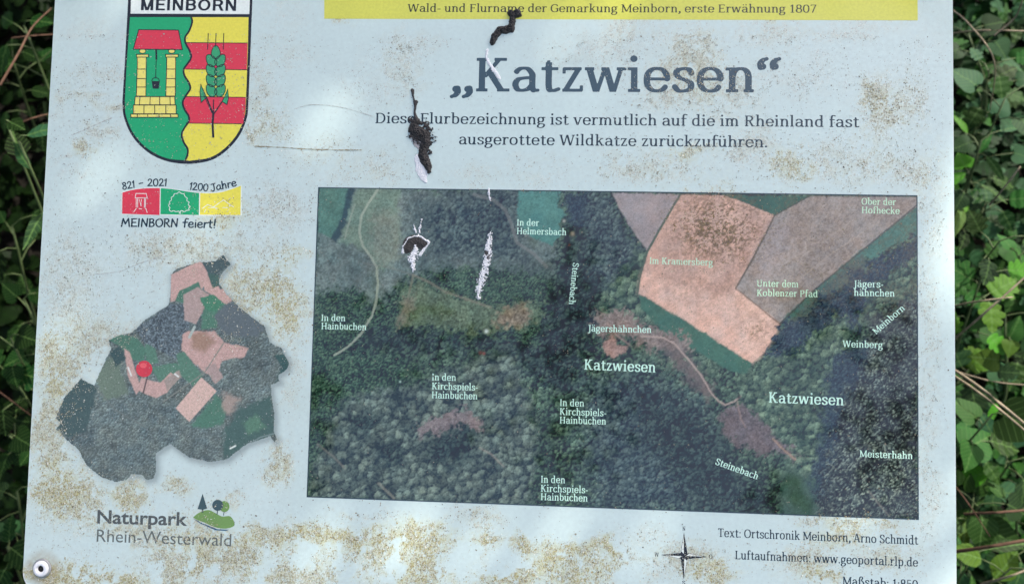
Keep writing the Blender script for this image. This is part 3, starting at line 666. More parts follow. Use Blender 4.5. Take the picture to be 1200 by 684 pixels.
ll = [([(196, 212), (276, 212), (284, 246), (190, 246)], True), ([(198, 250), (198, 320)], False), ([(210, 250), (210, 322)], False), ([(262, 250), (262, 322)], False), ([(272, 250), (270, 322)], False), ([(222, 256), (232, 300), (240, 256)], False), ([(218, 330), (244, 332)], False), ([(236, 290), (236, 312)], False), ([(178, 356), (196, 332), (200, 326)], False), ([(284, 362), (276, 334), (268, 326)], False)]
ll += [(catmull([(535, 372), (532, 350), (510, 354), (490, 346), (472, 352), (456, 338), (462, 322), (450, 306), (462, 292), (458, 276), (474, 262), (472, 244), (490, 232), (496, 214), (516, 212), (534, 200), (552, 212), (572, 216), (580, 236), (596, 248), (594, 268), (612, 280), (604, 298), (620, 314), (608, 328), (612, 342), (592, 344), (574, 354), (556, 346), (544, 350), (546, 372)], 3), False)]
ll += [([(712, 330), (756, 298), (800, 318), (880, 262), (930, 298), (960, 318)], False), ([(760, 322), (836, 326), (800, 318)], False), ([(872, 322), (920, 322)], False), ([(730, 360), (742, 334)], False)]
ribbons('line_drawing', [([Z3(*p) for p in P], .75, cl) for P, cl in ll], L3, M_wht, jub)
for s, a, b, hgt in (('821', (90, 183), (192, 164), 8.6), ('-', (218, 160), (256, 154), 8.6), ('2021', (284, 153), (440, 152), 8.6), ('1200', (612, 180), (760, 194), 8.6), ('Jahre', (782, 197), (985, 150), 8.6), ('MEINBORN', (78, 468), (527, 472), 9.6), ('feiert!', (560, 474), (822, 480), 9.6)):
    text('handwritten_lettering', HAND, s, Z3(*a), Z3(*b), hgt, L2, M_txt, jub, 40, ref=.66)

# ---- nature park logo
park = sans('park_name_lettering', 'Naturpark', (113.8, 612.3), (219.5, 615.2), 15.2, L1, M_grey, board, bold=.022)
sans('region_name_lettering', 'Rhein-Westerwald', (113.2, 634.0), (270.8, 639.4), 14.5, L1, M_lgrey, board)
Z5 = lambda x, y: (x / 4, 560 + y / 4)
hill = flat('logo_hill', [Z5(*p) for p in catmull([(905, 182), (935, 160), (975, 148), (1005, 160), (1040, 178), (1080, 178), (1100, 216), (1070, 234), (1020, 232), (960, 208), (915, 190)], 4)], L1, M_logog, board)
flat('logo_river', [Z5(*p) for p in [(905, 188), (950, 210), (1020, 238), (1075, 240), (1060, 246), (1010, 243), (940, 212)]], L2, M_logob, hill)
flat('logo_fir', [Z5(*p) for p in [(950, 72), (926, 144), (946, 146), (946, 160), (954, 160), (954, 146), (972, 142)]], L2, M_logod, hill)
flat('logo_round_tree', [Z5(1052 + 24 * math.cos(t), 132 + 26 * math.sin(t)) for t in np.linspace(0, 6.0, 20)], L2, M_logog, hill)
flat('logo_round_tree', [Z5(1021 + 26 * math.cos(t), 126 + 26 * math.sin(t)) for t in np.linspace(0, 6.0, 20)], L3, M_logod, hill)
ribbons('logo_trunk', [([Z5(1020, 148), Z5(1018, 170)], 1.1, False), ([Z5(1051, 155), Z5(1048, 174)], 1.0, False)], L3, M_logod, hill)

# ---- compass rose
Z6 = lambda x, y: (760 + x / 9.24, 610 + y / 9.24)
ctr = (385, 378); tips = {'N': (384, 122), 'O': (640, 388), 'S': (382, 632), 'W': (130, 366)}
inner = {'NE': (422, 346), 'SE': (420, 412), 'SW': (348, 408), 'NW': (348, 344)}
rose = flat('compass_rose', [Z6(*p) for p in (tips['N'], inner['NE'], tips['O'], inner['SE'], tips['S'], inner['SW'], tips['W'], inner['NW'])], L1, M_black, board)
def shrink(T3, k=.86):
    cx = sum(p[0] for p in T3) / 3; cy = sum(p[1] for p in T3) / 3
    return [(cx + (x - cx) * k, cy + (y - cy) * k) for x, y in T3]
for T3 in ((tips['N'], inner['NW'], ctr), (tips['O'], inner['NE'], ctr), (tips['S'], inner['SE'], ctr), (tips['W'], inner['SW'], ctr)):
    a, b, c = T3
    if (b[0] - a[0]) * (c[1] - a[1]) - (b[1] - a[1]) * (c[0] - a[0]) < 0: T3 = (a, c, b)
    flat('light_facet', [Z6(*p) for p in shrink(T3, .74)], L2, M_wht, rose)
for ch, a, b in (('N', (366, 103), (400, 104)), ('W', (64, 383), (112, 386)), ('O', (652, 406), (692, 408)), ('S', (362, 690), (398, 692))):
    text('compass_letter', SLABM, ch, Z6(*a), Z6(*b), 4.8, L1, M_black, rose, 36, ref=.69)

# ---- locality map
def fields(col, px, py, lst, big=False):
    for P, c, sft, rag in lst:
        RAG = 1.7 if big and rag > 3 else 1.0; sft = sft * 1.5 if big and rag > 3 else sft
        wx = px + rag * ((fbm(px / 6, py / 6, 21) - .5) * 2.4 + (vn(px / 2, py / 2, 23) - .5)) * RAG; wy = py + RAG * rag * ((fbm(px / 6, py / 6, 22) - .5) * 2.4 + (vn(px / 2, py / 2, 24) - .5))
        m_ = 1 - sstep(-sft, sft, poly_sd(wx, wy, P))
        cc = lin(c) if not callable(c) else c(px, py)
        col = col * (1 - m_[..., None]) + cc * m_[..., None]
    return col
def loc_col(px, py):
    n1 = fbm(px / 7, py / 7, 61); n2 = fbm(px / 1.6, py / 1.6, 62, 3); n3 = fbm(px / 30, py / 30, 66)
    base = lin((100, 114, 114)) * (0.25 + .6 * n1 + .75 * n2 + .25 * vn(px / 1.2, py / 1.2, 64))[..., None] * (0.6 + .8 * n3)[..., None] * (1 + (fbm(px / 12, py / 12, 67) - .5)[..., None] * np.array([.3, .1, -.1]))
    w1, wc, wdx, wdy = worley(px / 2.6, py / 2.6, 83); base = base * (.62 + .75 * np.clip(.5 + .5 * wdx + .7 * wdy, 0, 1) * (.5 + wc))[..., None]
    town = lambda x, y: lin((98, 112, 120)) * (0.55 + .95 * sstep(.4, .9, vn(x / 1.2, y / 1.2, 90)) + .5 * (vn(x / 3, y / 3, 91) - .3))[..., None]
    dk = (78, 96, 98); dg = (74, 102, 96); gr = (84, 124, 108); g2 = (92, 130, 114); pk = (192, 163, 160); p2 = (170, 153, 152); p3 = (208, 182, 176)
    L = [([(160, 384), (200, 356), (215, 356), (225, 375), (215, 400), (205, 420), (185, 410), (170, 405), (165, 395)], town, 1, 1.5),
         ([(200, 322), (235, 305), (243, 330), (232, 345), (200, 354)], pk, .5, .3), ([(235, 306), (245, 318), (262, 345), (272, 352), (268, 358), (240, 340)], pk, .5, .4),
         ([(210, 341), (232, 330), (240, 345), (215, 355), (205, 352)], gr, .6, .6), ([(237, 308), (262, 298), (271, 310), (252, 322), (245, 322)], dk, .6, .3), ([(243, 320), (256, 322), (258, 334), (249, 338)], dg, .6, .5),
         ([(215, 345), (232, 336), (245, 345), (240, 360), (230, 380), (216, 375)], p2, .8, .6), ([(234, 349), (250, 345), (266, 358), (258, 370), (240, 362)], (76, 128, 104), .7, .8), ([(238, 362), (256, 366), (254, 384), (236, 386)], gr, .8, 1), ([(256, 340), (268, 336), (272, 352), (262, 355)], pk, .6, .3),
         ([(270, 352), (300, 375), (312, 385), (300, 395), (262, 392), (252, 372), (256, 362)], (98, 110, 116), 1.5, 2.5), ([(214, 393), (220, 388), (252, 388), (262, 400), (292, 408), (286, 418), (262, 422), (250, 440), (240, 436), (212, 410)], pk, 1, 1.5), ([(222, 392), (240, 388), (252, 400), (240, 412), (226, 408)], (158, 132, 118), 4, 2),
         ([(127, 398), (141, 392), (160, 395), (172, 410), (168, 425), (152, 420), (140, 405)], gr, .8, .4), ([(170, 402), (182, 408), (186, 425), (172, 428)], g2, .8, .6), ([(145, 408), (152, 412), (165, 455), (160, 462), (150, 440)], pk, .8, .6), ([(176, 430), (206, 425), (215, 432), (198, 452), (186, 446)], g2, .8, .8), ([(188, 448), (200, 436), (208, 442), (196, 460), (183, 466), (172, 462), (160, 456), (166, 442), (178, 446)], pk, .7, .3), ([(192, 445), (212, 432), (216, 438), (196, 458)], (160, 150, 146), .8, .6),
         ([(206, 415), (216, 412), (238, 440), (226, 452), (212, 440)], g2, .8, .6), ([(206, 478), (236, 442), (254, 458), (222, 494)], p3, .5, .2), ([(254, 462), (268, 480), (262, 496), (240, 502), (224, 498)], gr, 2, 2), ([(240, 430), (252, 426), (262, 442), (252, 450)], p2, .8, .8),
         ([(75, 466), (95, 443), (113, 452), (110, 475), (100, 505), (80, 512), (66, 500)], (72, 92, 92), 1.5, 1.5), ([(112, 440), (128, 418), (140, 425), (150, 460), (120, 470)], (108, 126, 114), 3, 3), ([(128, 412), (140, 405), (148, 420), (136, 430)], (66, 88, 88), 1, 1),
         ([(322, 450), (330, 430), (322, 415), (337, 415), (340, 430)], (64, 92, 90), 1.2, 1), ([(262, 505), (280, 480), (318, 462), (322, 505), (318, 514), (290, 522), (262, 538)], (76, 102, 98), 3, 3), ([(285, 495), (300, 485), (312, 500), (292, 508)], (92, 128, 110), 3, 3), ([(262, 460), (282, 466), (270, 486), (260, 480)], (160, 148, 142), 4, 3)]
    tex = (0.68 + .36 * n2 + .28 * vn(px / 1.3, py / 1.3, 65))[..., None]
    c = fields(base, px, py, L); c = np.where(c is base, c, c)
    c = c * (1 + (tex - 1) * .8)
    for P, wd, cc in (([(150, 430), (154, 440)], .8, (225, 235, 235)), ([(205, 438), (209, 441)], 1, (225, 235, 235)), ([(222, 395), (228, 383)], 2.2, (170, 185, 185)), ([(154, 556), (166, 557), (168, 559)], .7, (200, 215, 215)), ([(270, 525), (276, 522)], 1.1, (220, 230, 230)), ([(173, 440), (168, 460)], 1.0, (95, 85, 85)), ([(192, 470), (240, 436), (262, 402)], .5, (130, 135, 130)), ([(110, 451), (135, 480), (170, 500)], .5, (110, 120, 118)), ([(292, 520), (305, 512), (320, 508)], .8, (120, 140, 140))):
        m_ = 1 - sstep(wd * .5, wd * .5 + .8, line_d(px, py, P)); c = c * (1 - m_[..., None]) + lin(cc) * m_[..., None]
    m_ = np.exp(-((px - 133) ** 2 + (py - 521) ** 2) / 14); c = c * (1 - .5 * m_[..., None])
    return np.clip((c - VEIL) / (WHITE - VEIL) * PAPER, .01, .8)
M_map = mat('printed_aerial_photo', 0.05, 0.9, attr='Col', noise=(900, 0.80, 1.22), bump=BUMP)
def wob(px, py): return poly_sd(px + 2.0 * (fbm(px / 4, py / 4, 44) - .5), py + 2.0 * (fbm(px / 4, py / 4, 45) - .5), LOC)
lx0, ly0 = B(60, 570); lx1, ly1 = B(345, 294)
lmap = grid_print('locality_map', np.arange(lx0, lx1, PXM * .8), np.arange(ly0, ly1, PXM * .8), loc_col, L2, M_map, board, lambda a, b: wob(a, b) < .2)
lmap['label'] = 'cut-out aerial map of the parish with pink and green fields'
P = [(169 + 9.6 * math.cos(t), 432 + 9.6 * math.sin(t)) for t in np.linspace(0, 2 * math.pi, 24, endpoint=False)]
pin = flat('pin_head', P, L3, ink('pin_red_ink', (204, 62, 76)), lmap)
pin['label'] = 'red round pin marking the place'
flat('pin_glint', [(168 + 4 * math.cos(t), 428 + 3 * math.sin(t)) for t in np.linspace(0, 2 * math.pi, 16, endpoint=False)], L4, ink('pin_pink_ink', (224, 96, 104)), pin)

# ---- the large aerial map
def amap_col(px, py):
    wx = px + 7 * (fbm(px / 9, py / 9, 101) - .5); wy = py + 7 * (fbm(px / 9, py / 9, 102) - .5)
    f1, cid, dx, dy = worley(wx / 4.6, wy / 4.6, 7); g1, gid, gx, gy = worley(wx / 8.5, wy / 8.5, 19); h1, hid, hx, hy = worley(wx / 2.6, wy / 2.6, 29)
    n2 = fbm(px / 2.2, py / 2.2, 110, 3); n3 = fbm(px / 34, py / 34, 111, 4); n4 = fbm(px / 9, py / 9, 112, 3); n5 = vn(px / 1.5, py / 1.5, 119); n6 = fbm(px / 15, py / 15, 118, 3)
    def crowns(lo, hi, d, c_, ddx, ddy, gain=1.0):
        lit = np.clip(.5 + (.50 * ddx + .70 * ddy), 0, 1) * np.clip(1.10 - d, 0, 1)
        fine = np.clip(.5 + (.50 * hx + .70 * hy), 0, 1) * np.clip(1.1 - h1, 0, 1)
        k = (.04 + (.85 * lit + .32 * fine) * (.30 + .95 * c_) + .50 * (n2 - .5) + .26 * (n5 - .5) + .35 * (n6 - .5)) * gain + .10
        k = np.clip(.33 + 1.45 * (k - .40), 0, 1.35)[..., None]
        warm = (1 + (n4 - .5)[..., None] * np.array([.16, .03, -.10]))
        return (lin(lo) * (1 - k) + lin(hi) * k) * warm
    dark = crowns((20, 44, 46), (106, 134, 116), f1, cid, dx, dy, .95) * (.75 + .5 * n3)[..., None]
    def F(kind):
        if kind == 'bluedark': return lambda x, y: crowns((22, 40, 50), (92, 114, 110), f1, cid, dx, dy, .78)
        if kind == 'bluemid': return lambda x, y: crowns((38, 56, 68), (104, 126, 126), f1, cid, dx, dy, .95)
        if kind == 'shadow': return lambda x, y: crowns((40, 58, 74), (84, 106, 116), h1, hid, hx, hy, .75)
        if kind == 'leafy': return lambda x, y: crowns((34, 62, 62), (118, 144, 124), g1, gid, gx, gy, 1.0)
        if kind == 'grey': return lambda x, y: crowns((48, 64, 70), (122, 142, 134), g1, gid, gx, gy, 1.0)  # paler crowns: the sky's reflection veil is put into the print colour
        if kind == 'veiled_scrub': return lambda x, y: lin((104, 121, 120)) * (.10 + .6 * n4 + .85 * n2 + .42 * n5)[..., None] * (1 + (n6 - .5)[..., None] * np.array([.25, .0, -.05]))  # scrub lightened in its colour where the sky's sheen lies on the map
        if kind == 'veiled_scrub2': return lambda x, y: lin((102, 118, 112)) * (.5 + .5 * n4 + .55 * n2)[..., None]
        if kind == 'conif': return lambda x, y: crowns((24, 52, 52), (102, 134, 112), h1, hid, hx, hy, .85)
        if kind == 'speck': return lambda x, y: crowns((24, 40, 50), (124, 140, 134), h1, np.clip(hid * 1.9 - .8, 0, 1), hx, hy, .95) * (.8 + .4 * n3)[..., None]
    fld = lambda c, a=.10, stripe=0: (lambda x, y: lin(c) * (1 + (n6 - .5)[..., None] * np.array([.22, .02, -.10])) * (1 - 1.5 * a + 3 * a * n2 + .18 * (n4 - .5) * 2 + (.16 + .6 * a) * (n5 - .5) + .8 * a * (.45 - h1) + stripe * (vn((x * .55 + y * .9) / 1.8, (x - y) / 60, 140) - .5))[..., None])
    L = [([(372, 218), (455, 218), (520, 225), (640, 220), (652, 300), (640, 330), (560, 315), (500, 320), (480, 322), (440, 360), (400, 370), (366, 372)], F('veiled_scrub'), 5, 5),
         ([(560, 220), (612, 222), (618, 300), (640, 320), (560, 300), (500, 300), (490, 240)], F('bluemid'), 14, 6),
         ([(374, 218), (408, 219), (412, 238), (402, 262), (394, 282), (373, 272)], fld((90, 130, 120), .14), 1, 1.2),
         ([(408, 219), (416, 219), (404, 268), (394, 284), (388, 280), (400, 255)], fld((62, 84, 90)), 1.5, 1.5),
         ([(418, 219), (470, 219), (466, 250), (470, 275), (462, 300), (448, 318), (432, 300), (414, 286), (396, 285), (406, 262)], fld((112, 136, 124), .16), 2.5, 3),
         ([(440, 250), (466, 248), (470, 300), (456, 312), (444, 305), (430, 285)], fld((122, 136, 126), .18), 5, 4),
         ([(366, 345), (420, 335), (436, 360), (480, 330), (500, 318), (560, 312), (640, 320), (648, 345), (640, 400), (500, 400), (400, 420), (366, 430)], F('conif'), 4, 5),
         ([(482, 330), (510, 336), (540, 350), (580, 360), (600, 352), (632, 352), (640, 368), (620, 384), (560, 392), (520, 386), (480, 384), (462, 388), (468, 350)], fld((98, 118, 98), .5), 4, 6),
         ([(588, 364), (600, 356), (618, 354), (622, 376), (604, 384), (578, 380)], fld((132, 122, 106), .42), 3, 4),
         ([(470, 350), (486, 345), (480, 375), (466, 388)], fld((114, 118, 102), .4), 3, 4),
         ([(430, 392), (480, 384), (530, 398), (590, 392), (628, 410), (652, 330), (676, 240), (690, 226), (724, 227), (732, 262), (755, 300), (748, 345), (720, 370), (690, 400), (668, 470), (610, 430), (560, 408), (500, 416), (450, 408), (412, 440), (388, 480), (372, 470), (400, 420)], F('bluedark'), 7, 9),
         ([(608, 224), (658, 225), (654, 238), (662, 252), (655, 262), (658, 275), (646, 287), (630, 282), (612, 270), (606, 245)], fld((84, 134, 130)), 1.2, 2.2),
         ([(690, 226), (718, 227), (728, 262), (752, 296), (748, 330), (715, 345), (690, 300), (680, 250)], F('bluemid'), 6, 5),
         ([(740, 300), (762, 290), (750, 345), (780, 372), (830, 410), (840, 440), (780, 430), (740, 400), (700, 380), (700, 350)], F('leafy'), 4, 4),
         ([(660, 226), (690, 227), (684, 260), (665, 262)], F('shadow'), 4, 4), ([(655, 330), (672, 290), (682, 330), (664, 400), (645, 420), (640, 400)], F('bluedark'), 12, 7),
         ([(718, 226), (798, 228), (776, 262), (758, 294), (740, 268), (726, 244)], fld((150, 143, 146), .08), 1.2, 1.2),
         ([(797, 228), (852, 229), (908, 252), (863, 337), (914, 378), (908, 392), (896, 412), (881, 425), (748, 343), (750, 322), (762, 290)], fld((192, 160, 148), .12, .12), .8, .5),
         ([(752, 318), (800, 336), (846, 345), (863, 338), (914, 378), (906, 396), (892, 416), (881, 425), (748, 343)], fld((206, 174, 162), .07, .16), 5, 1.5),
         ([(748, 344), (800, 374), (882, 426), (872, 440), (852, 432), (812, 408), (782, 394), (752, 362)], fld((70, 112, 98), .10), 1.5, 1.5),
         ([(848, 229), (950, 230), (908, 253), (880, 240)], fld((62, 102, 90), .08), .9, .8),
         ([(908, 252), (950, 230), (1080, 231), (1080, 238), (1012, 292), (956, 338), (914, 378), (863, 338), (884, 300)], fld((148, 141, 138), .12, .08), .8, .4),
         ([(884, 305), (905, 262), (930, 262), (925, 300), (890, 335)], fld((146, 140, 142), .08), 12, 3),
         ([(1080, 238), (1080, 275), (1046, 286), (1026, 306), (1010, 298), (985, 326), (956, 350), (930, 372), (914, 384), (920, 370), (1010, 292)], fld((80, 120, 110), .12), 1.5, 1.8),
         ([(960, 340), (1010, 296), (1016, 314), (995, 330), (990, 350), (950, 372), (920, 390), (914, 384)], fld((86, 106, 102), .15), 3, 3),
         ([(1080, 268), (1052, 290), (1030, 306), (1012, 312), (990, 322), (992, 336), (970, 342), (950, 362), (912, 384), (900, 420), (930, 414), (960, 386), (990, 366), (1000, 392), (1008, 366), (1020, 340), (1050, 318), (1080, 300)], F('shadow'), 2, 6),
         ([(1080, 296), (1050, 318), (1018, 345), (1006, 400), (1080, 400)], F('leafy'), 3, 4),
         ([(990, 368), (1000, 392), (990, 420), (960, 470), (920, 480), (880, 440), (905, 418), (935, 412), (965, 385)], F('leafy'), 4, 4),
         ([(1020, 372), (1080, 340), (1080, 420), (1010, 420)], F('speck'), 6, 5),
         ([(1005, 400), (1080, 380), (1080, 612), (952, 612), (958, 540), (968, 480), (985, 430)], F('speck'), 5, 6),
         ([(985, 410), (1015, 400), (1008, 440), (985, 470), (975, 520), (965, 560), (950, 600), (946, 560), (960, 490), (970, 440)], F('shadow'), 6, 7),
         ([(872, 440), (900, 430), (950, 470), (965, 500), (948, 560), (920, 540), (890, 500), (862, 470)], F('leafy'), 5, 4),
         ([(920, 545), (950, 560), (960, 610), (915, 610)], fld((74, 102, 92), .15), 6, 4),
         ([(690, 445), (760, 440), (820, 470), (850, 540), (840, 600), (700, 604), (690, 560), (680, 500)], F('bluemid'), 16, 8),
         ([(735, 462), (770, 452), (800, 470), (850, 520), (900, 575), (900, 608), (820, 604), (760, 520)], F('bluedark'), 12, 8),
         ([(695, 368), (735, 364), (758, 384), (800, 392), (812, 412), (770, 410), (735, 396), (700, 392)], fld((132, 122, 118), .28), 3, 6),
         ([(706, 402), (718, 392), (724, 404), (736, 406), (732, 414), (718, 420), (708, 412)], fld((158, 132, 124), .22), 1.5, 2.5),
         ([(770, 404), (800, 408), (838, 456), (830, 470), (800, 440)], fld((108, 104, 104), .2), 5, 5),
         ([(846, 482), (872, 470), (890, 492), (905, 506), (938, 538), (912, 528), (888, 532), (862, 520), (846, 505)], fld((112, 106, 110), .3), 2.5, 5),
         ([(366, 430), (420, 410), (470, 420), (500, 430), (470, 450), (420, 470), (395, 500), (380, 560), (364, 585)], F('conif'), 6, 6),
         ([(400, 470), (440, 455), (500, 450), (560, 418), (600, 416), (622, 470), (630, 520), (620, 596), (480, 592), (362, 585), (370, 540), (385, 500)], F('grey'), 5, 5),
         ([(500, 530), (520, 505), (545, 498), (560, 505), (555, 530), (530, 545), (505, 542)], F('bluedark'), 9, 6), ([(450, 520), (466, 515), (470, 540), (455, 545)], F('bluedark'), 8, 5), ([(405, 488), (440, 480), (445, 500), (415, 508)], F('bluedark'), 8, 5),
         ([(488, 512), (492, 500), (520, 488), (546, 480), (566, 492), (562, 506), (540, 496), (515, 506)], fld((130, 122, 124), .25), 2.5, 5)]
    c = fields(dark, px, py, L, True)
    for P, wd, cc, a in (([(443, 222), (432, 238), (424, 252), (421, 272), (425, 288), (434, 300), (441, 312), (443, 332), (441, 352), (436, 370), (424, 390), (408, 406), (392, 416)], 1.8, (156, 168, 156), .75),
                      ([(416, 240), (410, 258), (404, 280)], .8, (150, 160, 150), .6), ([(484, 322), (502, 330), (522, 342), (545, 350), (575, 360)], 2.0, (136, 132, 118), .55), ([(425, 308), (455, 313), (484, 322)], 1.2, (122, 128, 122), .4), ([(484, 324), (478, 350), (466, 380)], 2, (130, 128, 112), .5),
                      ([(556, 228), (578, 234), (592, 246), (600, 264), (606, 284), (626, 298), (640, 312)], 3.2, (124, 130, 130), .6), ([(797, 228), (776, 264), (758, 296), (750, 325), (747, 345)], 1.6, (86, 104, 92), .9), ([(908, 252), (884, 300), (862, 338)], 1.0, (96, 92, 84), .8), ([(862, 338), (890, 360), (914, 380)], .8, (110, 98, 88), .8), ([(1080, 236), (1012, 292), (956, 338), (914, 379)], 1.0, (80, 84, 84), .8), ([(948, 230), (908, 252)], .9, (80, 88, 80), .8),
                      ([(752, 394), (776, 395), (790, 402), (806, 420), (822, 440), (832, 458), (842, 470), (850, 474), (860, 470), (868, 464)], 1.2, (176, 160, 154), .7), ([(864, 470), (868, 490), (874, 500)], .9, (150, 130, 124), .7), ([(906, 514), (918, 526), (932, 538)], 1.8, (160, 136, 120), .7), ([(444, 566), (452, 574), (462, 583)], 2.2, (150, 150, 138), .5), ([(562, 524), (576, 532), (590, 546)], 1.4, (146, 142, 134), .6), ([(372, 520), (390, 534), (404, 548)], 1.4, (130, 128, 120), .5),
                      ([(1018, 575), (1034, 595), (1042, 604)], 1.2, (130, 130, 126), .5), ([(712, 378), (722, 392), (738, 404)], 1.2, (160, 140, 132), .6), ([(940, 300), (1000, 258), (1050, 236)], .6, (165, 158, 152), .5), ([(920, 340), (970, 300), (1030, 260)], .6, (170, 160, 150), .5)):
        m_ = a * (1 - sstep(wd * .5, wd * .5 + .9, line_d(px + 1.5 * (n4 - .5), py + 1.5 * (n2 - .5), P))); c = c * (1 - m_[..., None]) + lin(cc) * m_[..., None]
    for (x, y, r, cc) in ((570, 388, 2.2, (205, 220, 220)), (563, 413, 2.0, (118, 82, 78)), (567, 414, 1.6, (150, 90, 90)), (667, 287, 1.4, (104, 70, 66)), (671, 274, 2.4, (160, 150, 130)), (661, 259, 1.8, (160, 165, 160)), (469, 447, 1.2, (170, 200, 195)), (866, 465, 2.2, (60, 62, 60))):
        m_ = np.exp(-((px - x) ** 2 + (py - y) ** 2) / r ** 2); c = c * (1 - m_[..., None]) + lin(cc) * m_[..., None]
    mt = np.exp(-(((px - 842) / 48) ** 2 + ((py - 268) / 36) ** 2) ** 1.5) * .9 + np.exp(-(((px - 885) / 22) ** 2 + ((py - 388) / 16) ** 2)) * .6 + .36 * sstep(760, 800, px) * (1 - sstep(340, 400, py))
    mk = mt * sstep(.46, .60, fbm(px / 2.2, py / 2.2, 131, 3) * .65 + n6 * .35); c = c * (1 - .75 * mk[..., None]) + lin((112, 96, 72)) * (.6 + .8 * n5)[..., None] * .75 * mk[..., None]
    c = c * (.86 + .30 * n3)[..., None]
    lum = c.mean(-1); c = c * (1 - .14 * (1 - sstep(.13, .28, lum)))[..., None]
    return np.clip((c - VEIL) / (WHITE - VEIL) * PAPER, .008, .8)
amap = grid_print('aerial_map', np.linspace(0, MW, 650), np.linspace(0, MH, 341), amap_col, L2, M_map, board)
amap['label'] = 'large aerial photograph print of fields and forest with place names'
ribbons('map_frame_line', [([(373.5, 220), (1074.5, 229.5), (1076, 608), (360, 581.5)], 1.3, True)], L3, ink('frame_ink', (52, 70, 78)), amap)
NAMES = [('In der', (605.4, 264.4), (631.8, 264.9), 5.6), ('Helmersbach', (605.2, 274.3), (663.8, 275.7), 5.6), ('Steinebach', (671.5, 307.5), (666.5, 356.5), 5.2), ('Jägershähnchen', (689, 388.2), (763.5, 389.9), 5.6), ('Im Kramersberg', (760.7, 309), (835.5, 311.4), 5.6),
         ('Ober der', (1009.3, 239.8), (1050, 240.6), 5.6), ('Hofhecke', (1009.3, 249.9), (1054.3, 250.9), 5.6), ('Unter dem', (886.5, 335.6), (936, 336.7), 5.6), ('Koblenzer Pfad', (886.5, 346.6), (958.5, 348.2), 5.6), ('Jägers-', (1000.3, 336.2), (1035.5, 337), 5.6), ('hähnchen', (1000.3, 346.4), (1048.5, 347.5), 5.6),
         ('Meinborn', (1026.5, 392), (1061, 362), 5.2), ('Weinberg', (987.3, 406.4), (1034.5, 407.9), 5.6), ('In den', (505.8, 445.4), (534.6, 446), 5.8), ('Kirchspiels-', (505.8, 455.9), (560.3, 457.4), 5.8), ('Hainbuchen', (505.6, 466.2), (559.6, 467.7), 5.8),
         ('In den', (376.2, 375.8), (404.8, 376.4), 5.7), ('Hainbuchen', (376.2, 385.5), (429.6, 386.7), 5.7), ('Katzwiesen', (684, 432.7), (768.5, 436.2), 8.8), ('In den', (655.7, 475.4), (684.7, 476.2), 5.8), ('Kirchspiels-', (655.6, 485.7), (710.8, 487.5), 5.8), ('Hainbuchen', (655.5, 495.7), (710.4, 497.2), 5.8),
         ('In den', (633.5, 565), (662.5, 565.9), 5.8), ('Kirchspiels-', (633.4, 575.5), (689.3, 577.5), 5.8), ('Hainbuchen', (633.3, 585.4), (688.8, 587.2), 5.8), ('Katzwiesen', (900.2, 471.3), (989, 474.8), 8.8), ('Meisterhahn', (1007, 535), (1069.6, 537.4), 5.6), ('Steinebach', (837.5, 543.5), (887.5, 561.5), 5.6)]
for s, a, b, xh in NAMES:
    worn = s in ('Im Kramersberg', 'Ober der', 'Hofhecke', 'Unter dem', 'Koblenzer Pfad')
    text('place_name', SLABM, s, a, b, xh, L3, M_minty if worn else M_mint, amap, 36, sp=.01)

# ---- rivets in the corners
M_rw = mat('white_rivet_metal', 0.28, 0.6, color=(.86, .86, .86), noise=(300, .88, 1.05)); M_rg = mat('grey_rivet_rim', 0.45, 0.5, color=(.34, .35, .35), metal=.3, noise=(200, .7, 1.2)); M_hole = mat('rivet_hole', 0.6, 0.3, color=(.02, .02, .02))
def lathe(prof, n=32):
    V, Fc = [], []
    for r, z in prof:
        for k in range(n): a = 2 * math.pi * k / n; V.append((r * math.cos(a), r * math.sin(a), z))
    for i in range(len(prof) - 1):
        for k in range(n): j = (k + 1) % n; Fc.append((i * n + k, i * n + j, (i + 1) * n + j, (i + 1) * n + k))
    return V, Fc
rw = B(50, 665)
cx_, cy_ = (BOARD_L + BOARD_R) / 2, (BOARD_B + BOARD_T) / 2
for (x, y) in (rw, (2 * cx_ - rw[0], rw[1]), (rw[0], 2 * cy_ - rw[1]), (2 * cx_ - rw[0], 2 * cy_ - rw[1])):
    V, Fc = lathe([(.0088, .0002), (.0088, .0010), (.0082, .0016), (.0070, .0018), (.0062, .0016)])
    rv = mesh_obj('rivet', V, Fc, M_rg, board, True); rv.location = (x, y, .0001)
    V, Fc = lathe([(.0072, .0014), (.0073, .0026), (.0066, .0034), (.0050, .0037), (.0036, .0036), (.0031, .0031), (.0029, .0018)]); mesh_obj('rivet_head', V, Fc, M_rw, rv, True)
    V, Fc = lathe([(.0031, .0016), (.0018, .0012), (.0011, .0022), (.0002, .0024)], 18); mesh_obj('rivet_pin', V, Fc, M_hole, rv, True)

